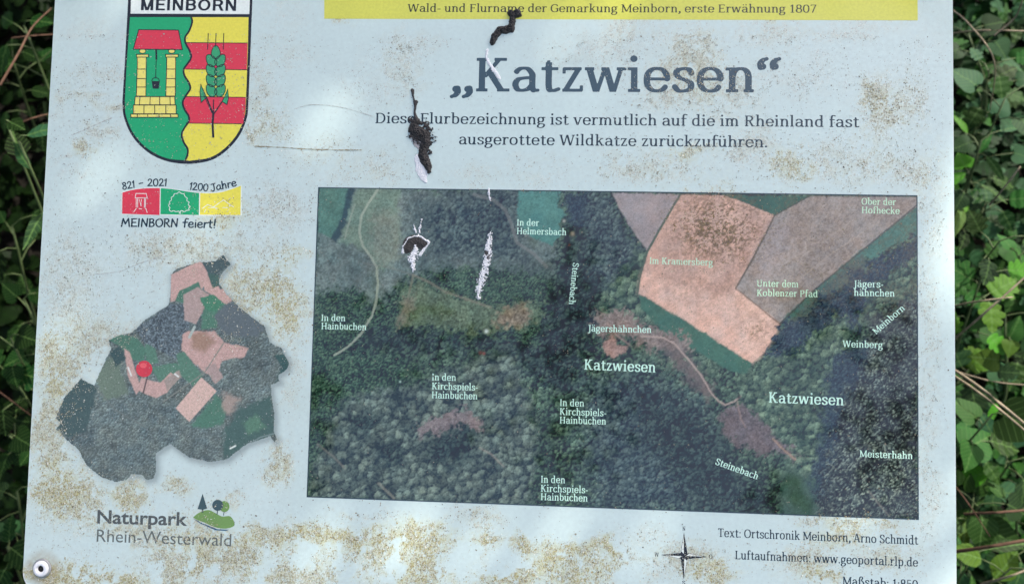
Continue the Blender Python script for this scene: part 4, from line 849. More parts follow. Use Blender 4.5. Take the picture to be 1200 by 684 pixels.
# ---- posts behind the panel
M_post = mat('galvanised_post', 0.45, 0.5, color=(.35, .36, .37), metal=.7, noise=(12, .8, 1.15))
for x in (BOARD_L + .13, BOARD_R - .13):
    V, Fc = [], []
    for (y, z) in ((BOARD_B + .05, -.006), (BOARD_T - .05, -.006)):
        for dx, dz in ((-.02, 0), (.02, 0), (.02, -.03), (-.02, -.03)): V.append((x + dx, y, z + dz))
    Fc = [(0, 1, 5, 4), (1, 2, 6, 5), (2, 3, 7, 6), (3, 0, 4, 7), (3, 2, 1, 0), (4, 5, 6, 7)]
    mesh_obj('support_rail', V, Fc, M_post, board)
    c = MB @ Vector((x, .2, -.04)); V, Fc = [], []
    for zz in (-.3, c.z + .01):
        for k in range(16): a = k * math.pi / 8; V.append(MBi @ Vector((c.x + .03 * math.cos(a), c.y + .03 * math.sin(a) + .03, zz)))
    for k in range(16): j = (k + 1) % 16; Fc.append((k, j, 16 + j, 16 + k))
    Fc.append(tuple(range(16, 32))); mesh_obj('post', V, Fc, M_post, board, False)

# ================================================================== grime, scratches
M_fleck = mat('algae_flecks', 0.9, 0.1, attr='Col')
N = 900000
fx = rng.uniform(BOARD_L + .003, BOARD_R - .003, N); fy = rng.uniform(BOARD_B + .002, min(BOARD_T, .43), N)
px, py = to_px(fx, fy); ok = (py > -40) & (py < 720); fx, fy, px, py = fx[ok], fy[ok], px[ok], py[ok]
d, yl = dirt_density(px, py)
cl = fbm(px / 6, py / 6, 201, 4); cf = fbm(px / 2.0, py / 2.0, 202, 2)
band_a = fbm(px / 30, py / 5, 204, 3)
p = (d + .022 + .035 * sstep(.5, .8, band_a)) * sstep(.40, .62, cl * .62 + cf * .38 + .10 * np.clip(d - .5, 0, 1))
keep = rng.uniform(0, 1, len(p)) < p * .36
fx, fy, px, py, d, yl = fx[keep], fy[keep], px[keep], py[keep], d[keep], yl[keep]; n = len(fx)
print('flecks', n)
sz = PXM * rng.lognormal(.05, .33, n); ang = rng.uniform(0, 6.28, n); el = rng.uniform(.45, 1, n)
on_low = sstep(600, 660, py)
tone = rng.uniform(0, 1, n)
cA = np.array([.42, .44, .39]); cB = np.array([.40, .33, .15]); cD = np.array([.17, .16, .13]); cW = np.array([.74, .72, .60])
col = cA * (1 - yl)[:, None] + cB * yl[:, None]
kd = (tone < .30 - .15 * yl)[:, None]; kw = ((tone > .76) & (yl > .45))[:, None]
col = np.where(kd, cD + .5 * (col - cD) * rng.uniform(0, 1, (n, 1)), col); col = np.where(kw, cW, col)
inmap = (px > 362) & (px < 1075) & (py > 222) & (py < 607)
col = np.where(inmap[:, None], col * np.array([.62, .52, .42]), col) * rng.uniform(.75, 1.2, (n, 1))
K = 5; V = np.empty((n, K, 3)); ca, sa = np.cos(ang), np.sin(ang)
for k in range(K):
    r = sz * rng.uniform(.55, 1.25, n) * .5; t = 2 * math.pi * (k + rng.uniform(-.25, .25, n)) / K; a, b = r * np.cos(t), r * np.sin(t) * el
    V[:, k, 0] = fx + a * ca - b * sa; V[:, k, 1] = fy + a * sa + b * ca; V[:, k, 2] = .00026 + rng.uniform(0, .0001, n)
me = bpy.data.meshes.new('grime_flecks'); me.vertices.add(n * K); me.vertices.foreach_set('co', V.astype(np.float32).ravel())
me.loops.add(n * K); me.loops.foreach_set('vertex_index', np.arange(n * K, dtype=np.int32)); me.polygons.add(n); me.polygons.foreach_set('loop_start', np.arange(0, n * K, K, dtype=np.int32)); me.update(calc_edges=True)
a = me.color_attributes.new('Col', 'FLOAT_COLOR', 'POINT'); a.data.foreach_set('color', np.concatenate([np.repeat(col, K, 0), np.ones((n * K, 1))], 1).astype(np.float32).ravel())
me.materials.append(M_fleck); o = bpy.data.objects.new('grime_flecks', me); C.objects.link(o); o.matrix_world = MB
tag(o, 'olive and brown specks of algae and dirt scattered over the white board', 'grime', kind='stuff')

M_thr = mat('dried_thread', 0.8, 0.2, color=(.30, .25, .14), noise=(500, .5, 1.5)); M_scr = mat('grey_scratch', 0.8, 0.2, color=(.42, .42, .38), noise=(500, .5, 1.6))
def squiggle(P, amp, wmin, wmax, seed):
    r = random.Random(seed); Q = catmull(P, 14); return [(x + r.uniform(-amp, amp), y + r.uniform(-amp, amp)) for x, y in Q], [r.uniform(wmin, wmax) for _ in Q]
th = empty('dried_thread', MB, 'thin brown dried thread stuck to the board right of the crest', 'plant fibre')
Q, W_ = squiggle([(298, 171.5), (330, 173), (365, 175), (400, 176), (424, 176)], .25, .3, 1.5, 1); V, Fc = ribbon_geo(Q, W_, .0003); mesh_obj('fibre', V, Fc, M_thr, th)
th = empty('scratch_line', MB, 'fine curved grey scratch ending at the word Diese', 'scratch')
Q, W_ = squiggle([(345, 128), (365, 123), (395, 125), (425, 133), (438, 137)], .2, .2, .8, 2); V, Fc = ribbon_geo(Q, W_, .0003); mesh_obj('line', V, Fc, M_scr, th)
th = empty('scratch_line', MB, 'fine grey scratch rising towards the top left of the cut-out map', 'scratch')
Q, W_ = squiggle([(105, 322), (140, 318), (165, 308), (195, 300), (215, 294)], .2, .2, .9, 3); V, Fc = ribbon_geo(Q, W_, .0003); mesh_obj('line', V, Fc, M_scr, th)
th = empty('scratch_line', MB, 'short grey scratch left of the crest foot', 'scratch')
Q, W_ = squiggle([(86, 158), (100, 152), (118, 144), (132, 138)], .3, .3, 1.2, 4); V, Fc = ribbon_geo(Q, W_, .0003); mesh_obj('line', V, Fc, M_scr, th)

# ================================================================== bird droppings: raised crusts on the face
M_dk = mat('dark_dropping_crust', 0.75, 0.3, color=(.030, .028, .027), noise=(1300, .2, 3.6), bump=(1500, .8, .001)); M_wd = mat('white_dropping_crust', 0.8, 0.25, color=(.88, .88, .88), noise=(900, .8, 1.0), bump=(900, .6, .0005)); M_pk = mat('brownish_stain', 0.8, 0.2, color=(.50, .46, .44), noise=(500, .85, 1.1))
def crust(name, path, hgt, seed, m, parent, thr=0.0, freq=1.6, rag=1.6, res=.42, z0=.00028, freqy=None):
    """height field over a swept path [(x, y, r)] in board px; kept where it stands above the film"""
    P = np.array(path, float); x0, y0 = P[:, 0].min() - 8, P[:, 1].min() - 8; x1, y1 = P[:, 0].max() + 8, P[:, 1].max() + 8
    gx = np.arange(x0, x1, res); gy = np.arange(y1, y0, -res); X, Y = np.meshgrid(gx, gy); best = np.full(X.shape, -9.0)
    wx = X + rag * 2 * (fbm(X / 3.2, Y / 3.2, seed) - .5); wy = Y + rag * 2 * (fbm(X / 3.2, Y / 3.2, seed + 3) - .5)
    for (ax, ay, ra), (bx, by, rb_) in zip(P[:-1], P[1:]):
        ex, ey = bx - ax, by - ay; t = np.clip(((wx - ax) * ex + (wy - ay) * ey) / (ex * ex + ey * ey + 1e-9), 0, 1)
        dd = np.hypot(wx - ax - t * ex, wy - ay - t * ey); rr = ra + (rb_ - ra) * t; best = np.maximum(best, 1 - dd / rr)
    nz = fbm(X / freq, Y / (freqy or freq), seed + 7, 3)
    hh = np.clip(best, 0, 1) ** .5 * (.35 + 1.3 * nz); mk = (best > 0) & (nz + .45 * np.clip(best, 0, 1) > thr)
    q = np.stack([X - 600, 342 - Y, np.ones_like(X)], -1) @ Hi.T; bx, by = q[..., 0] / q[..., 2], q[..., 1] / q[..., 2]
    V = np.stack([bx, by, z0 + np.where(mk, hh * hgt, 0) - np.where(mk, 0, .0006)], -1).reshape(-1, 3)
    ny, nx = X.shape; vid = np.arange(nx * ny).reshape(ny, nx); k2 = mk[:-1, :-1] | mk[:-1, 1:] | mk[1:, 1:] | mk[1:, :-1]
    f = np.stack([vid[:-1, :-1], vid[1:, :-1], vid[1:, 1:], vid[:-1, 1:]], -1)[k2]
    us = np.unique(f); rm = np.full(nx * ny, -1); rm[us] = np.arange(len(us))
    return mesh_obj(name, V[us], rm[f].tolist(), m, parent, True)
d1 = empty('bird_dropping', MB, 'black curled dropping below the yellow band, trailing a whitish smear over the letter K', 'bird dropping')
crust('dark_crust', [(608, 15.5, 3.0), (604, 19, 2.6), (598, 15, 3.2), (601, 20, 3.4), (600, 28, 3.6), (598.5, 34, 4.6), (592, 35.5, 4.8), (586, 35, 4.2), (581, 41, 4.2), (577.5, 48, 3.8), (577, 50, 3)], .0034, 300, M_dk, d1, rag=1.2, freq=1.3)
crust('dark_crust', [(597, 17, 2), (606, 13, 2.2), (609.5, 18, 2.2), (606, 19, 2)], .003, 301, M_dk, d1, rag=.8)
crust('white_smear', [(571, 58, 1.6), (570, 68, 2), (574, 76, 2.4), (580, 84, 2.4), (585, 92, 1.8)], .0003, 310, M_wd, d1, thr=.50, freq=1.6, rag=1.0)
d2 = empty('bird_dropping', MB, 'long black crumbly dropping with thin stem above, crossing the word Diese', 'bird dropping')
crust('pale_stain', [(487, 150, 6), (488, 162, 8.5), (492, 172, 6)], .0002, 320, M_pk, d2, thr=.62, rag=3)
crust('white_smear', [(489, 184, 3), (492, 196, 6.0), (496, 206, 5.4), (498, 211, 3)], .0005, 321, M_wd, d2, thr=.38)
crust('stem', [(483.5, 106, 2.0), (484, 112, .9), (485.5, 118, 1.2), (487, 120, 2.8), (486.5, 124, 1.4), (486, 132, 1.1), (488, 140, 2.4)], .0016, 330, M_dk, d2, rag=.6)
crust('dark_crust', [(488, 142, 4), (484, 152, 5.8), (490, 156, 7.4), (497, 160, 7.6), (500, 168, 5.4), (496.5, 174, 5.2)], .0034, 331, M_dk, d2, rag=1.8, freq=1.2)
crust('dark_crust', [(496, 172, 4.6), (495.5, 182, 5.4), (499, 190, 5.6), (502, 196, 4.4), (503, 201, 2.4)], .0030, 332, M_dk, d2, rag=1.5, freq=1.2, thr=.2)
crust('dark_crumbs', [(480, 140, 4), (500, 148, 8), (506, 165, 6), (482, 160, 5), (505, 180, 4)], .0012, 333, M_dk, d2, thr=.80, freq=1.6, rag=3)
d3 = empty('bird_dropping', MB, 'white splash with a dark hollow cap on the upper left of the aerial map', 'bird dropping')
crust('dark_crust', [(477, 291, 6), (480, 284, 7), (488, 282, 7), (495, 286, 6.5), (499, 286, 3)], .0012, 340, M_dk, d3, rag=1.4, thr=.2)
crust('white_rim', [(472, 296, 1.6), (473, 288, 1.3), (478, 280, 1.2), (486, 276.5, 1.3), (494, 278, 1.2), (503, 284, 1.2), (497, 292, 1.5), (492, 299, 2)], .0010, 341, M_wd, d3, rag=.9, thr=.30, freq=1.1)
crust('white_smear', [(487, 288, 3.0), (486, 296, 5.4), (483, 304, 5.4), (484, 312, 3), (484.5, 318, 1.4)], .0009, 342, M_wd, d3, thr=.60, freq=1.3, rag=2.4)
crust('white_smear', [(487, 272, 1.2), (486, 268, 1.4), (485, 263, .8)], .0007, 343, M_wd, d3, thr=.62, freq=1.2); crust('white_smear', [(491, 275, 1.4), (492, 266, 1.6), (494, 257, .9)], .0007, 344, M_wd, d3, thr=.66, freq=1.4)
d4 = empty('bird_dropping', MB, 'narrow flaky white dropping streak on the aerial map, right of the hollow one', 'bird dropping')
crust('white_smear', [(575.5, 272, 1.6), (573, 282, 4), (572, 296, 5.2), (570, 308, 5.4), (567, 320, 5.2), (564, 330, 6.2), (561, 340, 5), (560.5, 350, 2)], .0009, 350, M_wd, d4, thr=.66, freq=1.3, rag=2.6)
crust('dark_crust', [(570, 296, 2.4), (572, 302, 2.8)], .0012, 352, M_dk, d4, rag=1.0, thr=.3)
d5 = empty('bird_dropping', MB, 'tiny whitish dropping streak across the top edge of the aerial map', 'bird dropping')
crust('white_smear', [(572, 221, 1.0), (573, 228, 1.3), (574, 235, .8)], .0005, 360, M_wd, d5, thr=.62, freq=1.4)

# ================================================================== undergrowth
exec_marker = None
leaf_mats = [mat('leaf_' + nm, .6, .12, color=c, noise=(70, .6, 1.4), objvar=.55, trans=.25) for nm, c in (('mid_green', (.020, .070, .010)), ('fresh_green', (.056, .160, .010)), ('blue_green', (.020, .062, .022)), ('deep_shade_green', (.005, .022, .003)))]  # the deepest green also carries the shade of the left side in its colour
M_stem = mat('green_stem', .6, .3, color=(.07, .10, .035), noise=(40, .8, 1.2)); M_dry = mat('dry_stalk', .8, .2, color=(.26, .21, .14), noise=(60, .6, 1.3)); M_brn = mat('brown_twig', .85, .2, color=(.10, .055, .035), noise=(60, .6, 1.3))
def leaf_mesh(name, kind, m):
    """half outlines (t along, w across); folded on the midrib, drooping at the tip"""
    if kind == 'ovate': O = [(0, .02), (.08, .17), (.22, .30), (.38, .34), (.55, .30), (.72, .21), (.88, .10), (1, 0)]
    elif kind == 'lobed': O = [(0, .02), (.03, .22), (.10, .36), (.20, .34), (.25, .27), (.33, .46), (.46, .45), (.52, .28), (.62, .36), (.74, .30), (.78, .17), (.90, .15), (1, 0)]
    elif kind == 'heart': O = [(.06, .01), (-.08, .20), (-.02, .40), (.14, .50), (.32, .48), (.52, .38), (.72, .24), (.88, .10), (1, 0)]
    elif kind == 'toothed': O = [(0, .02), (.04, .20), (.10, .26), (.13, .24), (.22, .34), (.26, .30), (.36, .36), (.40, .31), (.50, .33), (.54, .26), (.66, .25), (.70, .17), (.84, .13), (1, 0)]
    elif kind == 'lance': O = [(0, .01), (.15, .10), (.35, .14), (.6, .12), (.8, .07), (1, 0)]
    V, Fc = [], []
    for t, wd in O:
        z = -.22 * t * t + .025 * math.sin(t * 21)
        V += [(0, t, z), (wd, t, z + .16 * wd - .25 * wd * wd), (-wd, t, z + .16 * wd - .25 * wd * wd)]
    for i in range(len(O) - 1):
        a, b = 3 * i, 3 * i + 3; Fc += [(a, a + 1, b + 1, b), (a, b, b + 2, a + 2)]
    me = bpy.data.meshes.new(name); me.from_pydata(V, [], Fc); me.materials.append(m); me.polygons.foreach_set('use_smooth', [True] * len(Fc)); me.update(); return me
def add_veins(m):
    """pale midrib and side veins, laid out in the leaf's own coordinates"""
    n, l = m.node_tree.nodes, m.node_tree.links; p = n['Principled BSDF']; src = p.inputs['Base Color'].links[0].from_socket
    tc = n.new('ShaderNodeTexCoord'); sp = n.new('ShaderNodeSeparateXYZ'); l.new(tc.outputs['Object'], sp.inputs[0])
    def M(op, a, b=0.0):
        q = n.new('ShaderNodeMath'); q.operation = op
        for k, v in enumerate((a, b)):
            if isinstance(v, (int, float)): q.inputs[k].default_value = v
            else: l.new(v, q.inputs[k])
        return q.outputs[0]
    ax = M('ABSOLUTE', sp.outputs[0]); mid = M('LESS_THAN', ax, .018)
    fr = M('FRACT', M('MULTIPLY', M('SUBTRACT', sp.outputs[1], M('MULTIPLY', ax, .8)), 6.5)); side = M('MULTIPLY', M('LESS_THAN', fr, .13), .6)
    f = M('MULTIPLY', M('MAXIMUM', mid, side), .55)
    g = M('MULTIPLY', M('GREATER_THAN', fr, .72), .28)
    mx = n.new('ShaderNodeMix'); mx.data_type = 'RGBA'; l.new(f, mx.inputs[0]); l.new(src, mx.inputs[6]); mx.inputs[7].default_value = (.12, .22, .06, 1)
    m2 = n.new('ShaderNodeMix'); m2.data_type = 'RGBA'; l.new(g, m2.inputs[0]); l.new(mx.outputs[2], m2.inputs[6]); m2.inputs[7].default_value = (.01, .03, .005, 1)
    l.new(m2.outputs[2], p.inputs['Base Color'])
vein_mats = [m.copy() for m in leaf_mats]
for m in vein_mats: add_veins(m)
LM = {(k, i): leaf_mesh('leaf', k, vein_mats[i]) for k in ('ovate', 'lobed', 'heart', 'toothed', 'lance') for i in range(4)}
def tube(P, r0, r1, n=6):
    V, Fc = [], []
    for i, p in enumerate(P):
        d = (P[min(i + 1, len(P) - 1)] - P[max(i - 1, 0)]).normalized(); a = d.orthogonal().normalized(); b = d.cross(a); r = r0 + (r1 - r0) * i / (len(P) - 1)
        for k in range(n): t = 2 * math.pi * k / n; V.append(p + (a * math.cos(t) + b * math.sin(t)) * r)
    for i in range(len(P) - 1):
        for k in range(n): j = (k + 1) % n; Fc.append((i * n + k, i * n + j, (i + 1) * n + j, (i + 1) * n + k))
    Fc.append(tuple(range((len(P) - 1) * n, len(P) * n))); return V, Fc
CAM = cam.matrix_world.translation.copy(); CR = cam.matrix_world.to_3x3()
def ray_pt(px, py, depth):
    v = CR @ Vector(((px - 600) / F_PX, (342 - py) / F_PX, -1)); return CAM + v * depth
def plant(name, top, kind, mi, n, size, spread, label, rnd, group):
    x_left = top.x < 0
    base = Vector((top.x + rnd.uniform(-.05, .05), top.y + rnd.uniform(-.05, .05), 0)); base.z = float(gz(base.x, base.y)); h = max(.05, top.z - base.z)
    root = empty(name, Matrix.Translation(base), label, 'plant', group)
    P = [Vector((0, 0, -.05)), Vector((rnd.uniform(-.03, .03), rnd.uniform(-.03, .03), h * .5)), top - base]
    P = [Vector(q) for q in catmull(P, 5)]; V, Fc = tube(P, .0035, .0015); mesh_obj('stem', V, Fc, M_stem, root, True)
    for k in range(n):
        f = 1 - (k / n) ** 1.2 * .55; p = P[0].lerp(P[-1], f) if k else P[-1]; idx = f * (len(P) - 1); i0 = min(int(idx), len(P) - 2); p = P[i0].lerp(P[i0 + 1], idx - i0)
        az = k * 2.4 + rnd.uniform(-.5, .5); pet = spread * rnd.uniform(.3, 1); s = size * rnd.uniform(.7, 1.25)
        d = Vector((math.cos(az), math.sin(az), 0)); lp = p + d * pet + Vector((0, 0, pet * .5))
        o = bpy.data.objects.new('leaf', LM[(kind, mi if rnd.random() < .8 or x_left else rnd.randrange(3))]); C.objects.link(o); o.parent = root
        q = Matrix.Rotation(.65, 4, 'X') @ Matrix.Rotation(az - math.pi / 2, 4, 'Z') @ Matrix.Rotation(rnd.uniform(-.35, .45), 4, 'X') @ Matrix.Rotation(rnd.uniform(-.4, .4), 4, 'Y')
        o.matrix_local = Matrix.Translation(lp) @ q @ Matrix.Scale(s, 4)
        pv, pf = tube([p, p.lerp(lp, .5) + Vector((0, 0, .004)), lp], .0012, .0009, 4); po = mesh_obj('petiole', pv, pf, M_stem, root, True)
    return root
rnd = random.Random(11)
NM = {'ovate': 'ovate_leaved_herb', 'lobed': 'lobed_leaf_herb', 'heart': 'heart_leaved_herb', 'toothed': 'nettle_plant', 'lance': 'narrow_leaved_herb'}
PL = [  # px, py, distance, kind, colour, leaves, size, spread, label
 (1160, 80, 1.25, 'lobed', 0, 12, .036, .05, 'small-lobed green plant near the top right corner of the view'),
 (1195, 30, 1.40, 'toothed', 0, 12, .040, .05, 'toothed green plant at the extreme top right of the undergrowth'),
 (1135, 40, 1.35, 'heart', 2, 10, .034, .05, 'dull green plant at the top edge, right beside the board'),
 (1178, 115, 1.20, 'heart', 2, 8, .046, .05, 'plant with a large dull grey-green leaf right of the board, upper part'),
 (1150, 165, 1.20, 'lance', 1, 9, .060, .03, 'fresh green narrow-leaved plant right of the board below the title height'),
 (1140, 215, 1.35, 'lobed', 2, 10, .040, .05, 'blue-green lobed plant beside the board at map-top height'),
 (1172, 282, 1.12, 'lobed', 0, 7, .046, .035, 'plant with pale notched leaf above the crossing dry stalks'),
 (1150, 325, 1.15, 'lobed', 1, 9, .048, .04, 'bright lobed-leaf plant beside the board left of the crossing stalks'),
 (1195, 300, 1.20, 'heart', 0, 9, .036, .05, 'rounded-leaf plant at the right edge above the crossing dry stalks'),
 (1178, 370, 1.18, 'heart', 1, 8, .036, .04, 'light green plant just under the crossing dry stalks'),
 (1140, 440, 1.22, 'lobed', 2, 9, .044, .05, 'blue-green plant above the twin dry stems'),
 (1192, 420, 1.30, 'toothed', 3, 9, .044, .05, 'dark toothed plant at the right edge beside the twin dry stems'),
 (1163, 485, 1.10, 'heart', 0, 6, .060, .03, 'plant with one large heart-shaped leaf right of the lower map'),
 (1135, 520, 1.18, 'toothed', 0, 9, .050, .04, 'toothed green plant under the large heart-shaped leaf'),
 (1185, 540, 1.16, 'ovate', 2, 9, .050, .04, 'oval-leaved plant at the right edge, level with Meisterhahn'),
 (1150, 590, 1.14, 'heart', 0, 9, .048, .04, 'heart-leaved plant right of the map foot'),
 (1192, 600, 1.14, 'ovate', 0, 9, .048, .04, 'oval-leaved plant at the right edge above the brown twigs'),
 (1140, 650, 1.12, 'lance', 0, 9, .060, .03, 'narrow-leaved plant beside the lower right board corner'),
 (1185, 665, 1.10, 'ovate', 1, 8, .050, .04, 'brighter oval-leaved plant in the bottom right corner'),
 (1165, 240, 1.30, 'toothed', 3, 9, .042, .05, 'dark toothed plant deep in the undergrowth right of the fields'),
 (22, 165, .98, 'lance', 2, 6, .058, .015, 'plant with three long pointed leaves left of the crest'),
 (8, 145, 1.02, 'ovate', 3, 5, .040, .02, 'small pointed-leaf plant at the left edge above the long pointed leaves'),  # left plants mostly in the darkest green, shade put into their colour
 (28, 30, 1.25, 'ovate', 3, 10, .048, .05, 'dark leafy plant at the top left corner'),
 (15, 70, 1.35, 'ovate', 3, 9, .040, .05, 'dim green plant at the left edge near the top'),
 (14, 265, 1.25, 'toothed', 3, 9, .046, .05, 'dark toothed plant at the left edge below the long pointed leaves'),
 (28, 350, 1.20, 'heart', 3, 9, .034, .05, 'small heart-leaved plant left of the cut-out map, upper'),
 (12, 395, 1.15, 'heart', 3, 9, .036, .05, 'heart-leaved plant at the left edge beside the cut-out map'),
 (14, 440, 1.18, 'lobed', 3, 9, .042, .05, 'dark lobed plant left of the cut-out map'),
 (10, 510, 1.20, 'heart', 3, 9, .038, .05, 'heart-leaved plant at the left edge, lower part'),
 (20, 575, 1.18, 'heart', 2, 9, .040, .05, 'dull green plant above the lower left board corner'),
 (8, 640, 1.12, 'lobed', 3, 9, .046, .04, 'lobed plant in the bottom left corner beside the rivet')]
for (x, y, dep, kind, mi, n, s, sp, lab) in PL:
    plant(NM[kind], ray_pt(x, y, dep), kind, mi, n, s, sp, lab, rnd, 'leafy plants behind the board')
def stalk(name, pts, r0, r1, m, lab, cat, grp):
    P = [ray_pt(*p) for p in pts]; P = [Vector(q) for q in catmull(P, 6)]; c = P[0]
    V, Fc = tube([p - c for p in P], r0, r1, 7); o = mesh_obj(name, V, Fc, m, None, True); o.location = c
    return tag(o, lab, cat, grp)
GS = 'dry stalks and twigs in the undergrowth'
stalk('dry_stalk', [(1112, 40, 1.3), (1150, 36, 1.12), (1215, 37, 1.1)], .0016, .0012, M_dry, 'thin dry stalk lying level near the top right corner', 'stalk', GS)
stalk('dry_stalk', [(1110, 8, 1.15), (1135, 28, 1.12), (1165, 72, 1.1), (1160, 130, 1.2)], .0013, .0008, M_dry, 'thin bent stalk beside the board top right', 'stalk', GS)
stalk('dry_stalk', [(1112, 402, 1.1), (1150, 370, 1.02), (1212, 315, 1.0)], .0017, .0013, M_dry, 'dry stalk slanting up to the right, crossing another by the board', 'stalk', GS)
stalk('dry_stalk', [(1105, 362, 1.12), (1140, 354, 1.03), (1187, 348, 1.0)], .0017, .0010, M_dry, 'short level dry stalk crossed by the slanting one', 'stalk', GS)
stalk('straight_stalk', [(1105, 425, 1.1), (1150, 455, 1.0), (1215, 508, .98)], .0022, .0018, M_dry, 'upper of the twin straight dry stems right of the board', 'stalk', GS)
stalk('straight_stalk', [(1105, 432, 1.1), (1150, 462, 1.02), (1215, 516, 1.0)], .0018, .0014, M_dry, 'lower of the twin straight dry stems right of the board', 'stalk', GS)
stalk('dry_stalk', [(1120, 435, 1.15), (1165, 447, 1.1), (1215, 452, 1.08)], .0012, .0010, M_dry, 'thin pale stalk running level above the twin stems', 'stalk', GS)
stalk('brown_twig', [(1105, 648, 1.08), (1160, 640, 1.02), (1215, 630, 1.0)], .0028, .0022, M_brn, 'thick brown twig right of the lower board edge', 'twig', GS)
stalk('brown_twig', [(1130, 602, 1.15), (1170, 600, 1.1), (1215, 596, 1.1)], .0022, .0018, M_brn, 'dark brown twig above the thick one at right', 'twig', GS)
stalk('brown_twig', [(1120, 570, 1.12), (1135, 590, 1.08), (1160, 628, 1.1)], .0010, .0007, M_brn, 'fine curved twig dropping towards the thick brown twig', 'twig', GS)
stalk('dry_stalk', [(1150, 684, 1.1), (1185, 674, 1.05), (1215, 662, 1.05)], .0018, .0014, M_dry, 'pale stalk in the bottom right corner', 'stalk', GS)
stalk('dry_stalk', [(1165, 42, 1.1), (1190, 20, 1.08), (1200, -5, 1.05)], .0012, .0010, M_dry, 'thin stalk leaving the top right corner', 'stalk', GS)
stalk('dry_stalk', [(1160, 40 + 200, 1.05), (1175, 222, 1.02), (1196, 195, 1.0)], .0012, .0010, M_dry, 'pale stalk slanting beside the pink fields', 'stalk', GS)
stalk('brown_twig', [(0, 100, 1.0), (22, 62, 1.02), (38, 32, 1.1), (60, 10, 1.2)], .0018, .0010, M_brn, 'brown twig rising past the top left of the board', 'twig', GS)
stalk('brown_twig', [(14, 45, 1.15), (40, 42, 1.15), (75, 40, 1.2)], .0014, .0010, M_brn, 'short level twig at top left', 'twig', GS)
stalk('brown_twig', [(16, 148, 1.2), (40, 138, 1.2), (75, 130, 1.25)], .0014, .0010, M_brn, 'faint twig left of the crest', 'twig', GS)
stalk('dry_stalk', [(-10, 452, 1.1), (25, 478, 1.1), (60, 505, 1.15)], .0012, .0009, M_brn, 'thin stalk beside the cut-out map at left', 'stalk', GS)

# dense understorey nobody could count
def scatter(name, n, xr, yr, zf, size, kinds, lab, cat, seed, mslot=(0, 1, 2, 3)):
    r = np.random.default_rng(seed); protos = []
    for kk in kinds:
        me = LM[(kk, 0)]; v = np.array([tuple(x.co) for x in me.vertices]); f = np.array([tuple(p_.vertices) for p_ in me.polygons]); protos.append((v, f))
    VV, FF, MM, off = [], [], [], 0
    for pi, (v, f) in enumerate(protos):
        c = n // len(protos); x = r.uniform(*xr, c); y = r.uniform(*yr, c); z = zf(x, y, r)
        az = r.uniform(0, 6.28, c); tx = r.normal(-.1, .45, c); s = r.uniform(*size, c)
        ct, st = np.cos(tx)[:, None], np.sin(tx)[:, None]; ca, sa = np.cos(az)[:, None], np.sin(az)[:, None]
        lx = v[:, 0][None] * s[:, None]; ly = v[:, 1][None] * s[:, None]; lz = v[:, 2][None] * s[:, None]
        y2 = ly * ct - lz * st; z2 = ly * st + lz * ct
        y3 = lx * sa + y2 * ca; sl = np.where(y > .1, .7, 0)[:, None]
        W = np.stack([lx * ca - y2 * sa + x[:, None], y3 * np.cos(sl) - z2 * np.sin(sl) + y[:, None], y3 * np.sin(sl) + z2 * np.cos(sl) + z[:, None]], -1)
        VV.append(W.reshape(-1, 3)); FF.append((f[None] + (np.arange(c) * len(v))[:, None, None] + off).reshape(-1, 4)); MM.append(np.repeat(r.choice(mslot, c), len(f))); off += c * len(v)
    VV, FF, MM = np.concatenate(VV), np.concatenate(FF), np.concatenate(MM)
    me = bpy.data.meshes.new(name); me.vertices.add(len(VV)); me.vertices.foreach_set('co', VV.astype(np.float32).ravel()); me.loops.add(FF.size); me.loops.foreach_set('vertex_index', FF.astype(np.int32).ravel())
    me.polygons.add(len(FF)); me.polygons.foreach_set('loop_start', np.arange(0, FF.size, 4, dtype=np.int32))
    for m in leaf_mats: me.materials.append(m)
    me.polygons.foreach_set('material_index', MM.astype(np.int32)); me.update(calc_edges=True)
    o = bpy.data.objects.new(name, me); C.objects.link(o); return tag(o, lab, cat, kind='stuff')
def zf(x, y, r):
    hgt = .10 + .16 * fbm(x * 4, y * 4, 400, 3)
    return gz(x, y) + hgt * r.uniform(.1, 1, x.shape) ** .8
scatter('undergrowth', 26000, (-.45, 2.1), (.05, 2.1), zf, (.018, .045), ('toothed', 'lobed', 'toothed', 'heart'), 'dense green ground leaves on the bank right of and behind the board', 'undergrowth', 5, (0, 2, 3, 3))
scatter('shaded_undergrowth', 9000, (-2.1, -.45), (.0, 2.1), zf, (.022, .055), ('heart', 'toothed', 'ovate'), 'dim dark green ground leaves on the bank left of the board', 'undergrowth', 8, (3,))  # darkest green only: shade left of the board is put into the leaves
def zf2(x, y, r): return r.uniform(.0, .18, x.shape)
scatter('low_ground_cover', 9000, (-2.2, 2.2), (-2.0, .1), zf2, (.02, .05), ('heart', 'ovate'), 'low green leaves covering the ground under the board', 'ground cover', 6, (0, 2, 3))

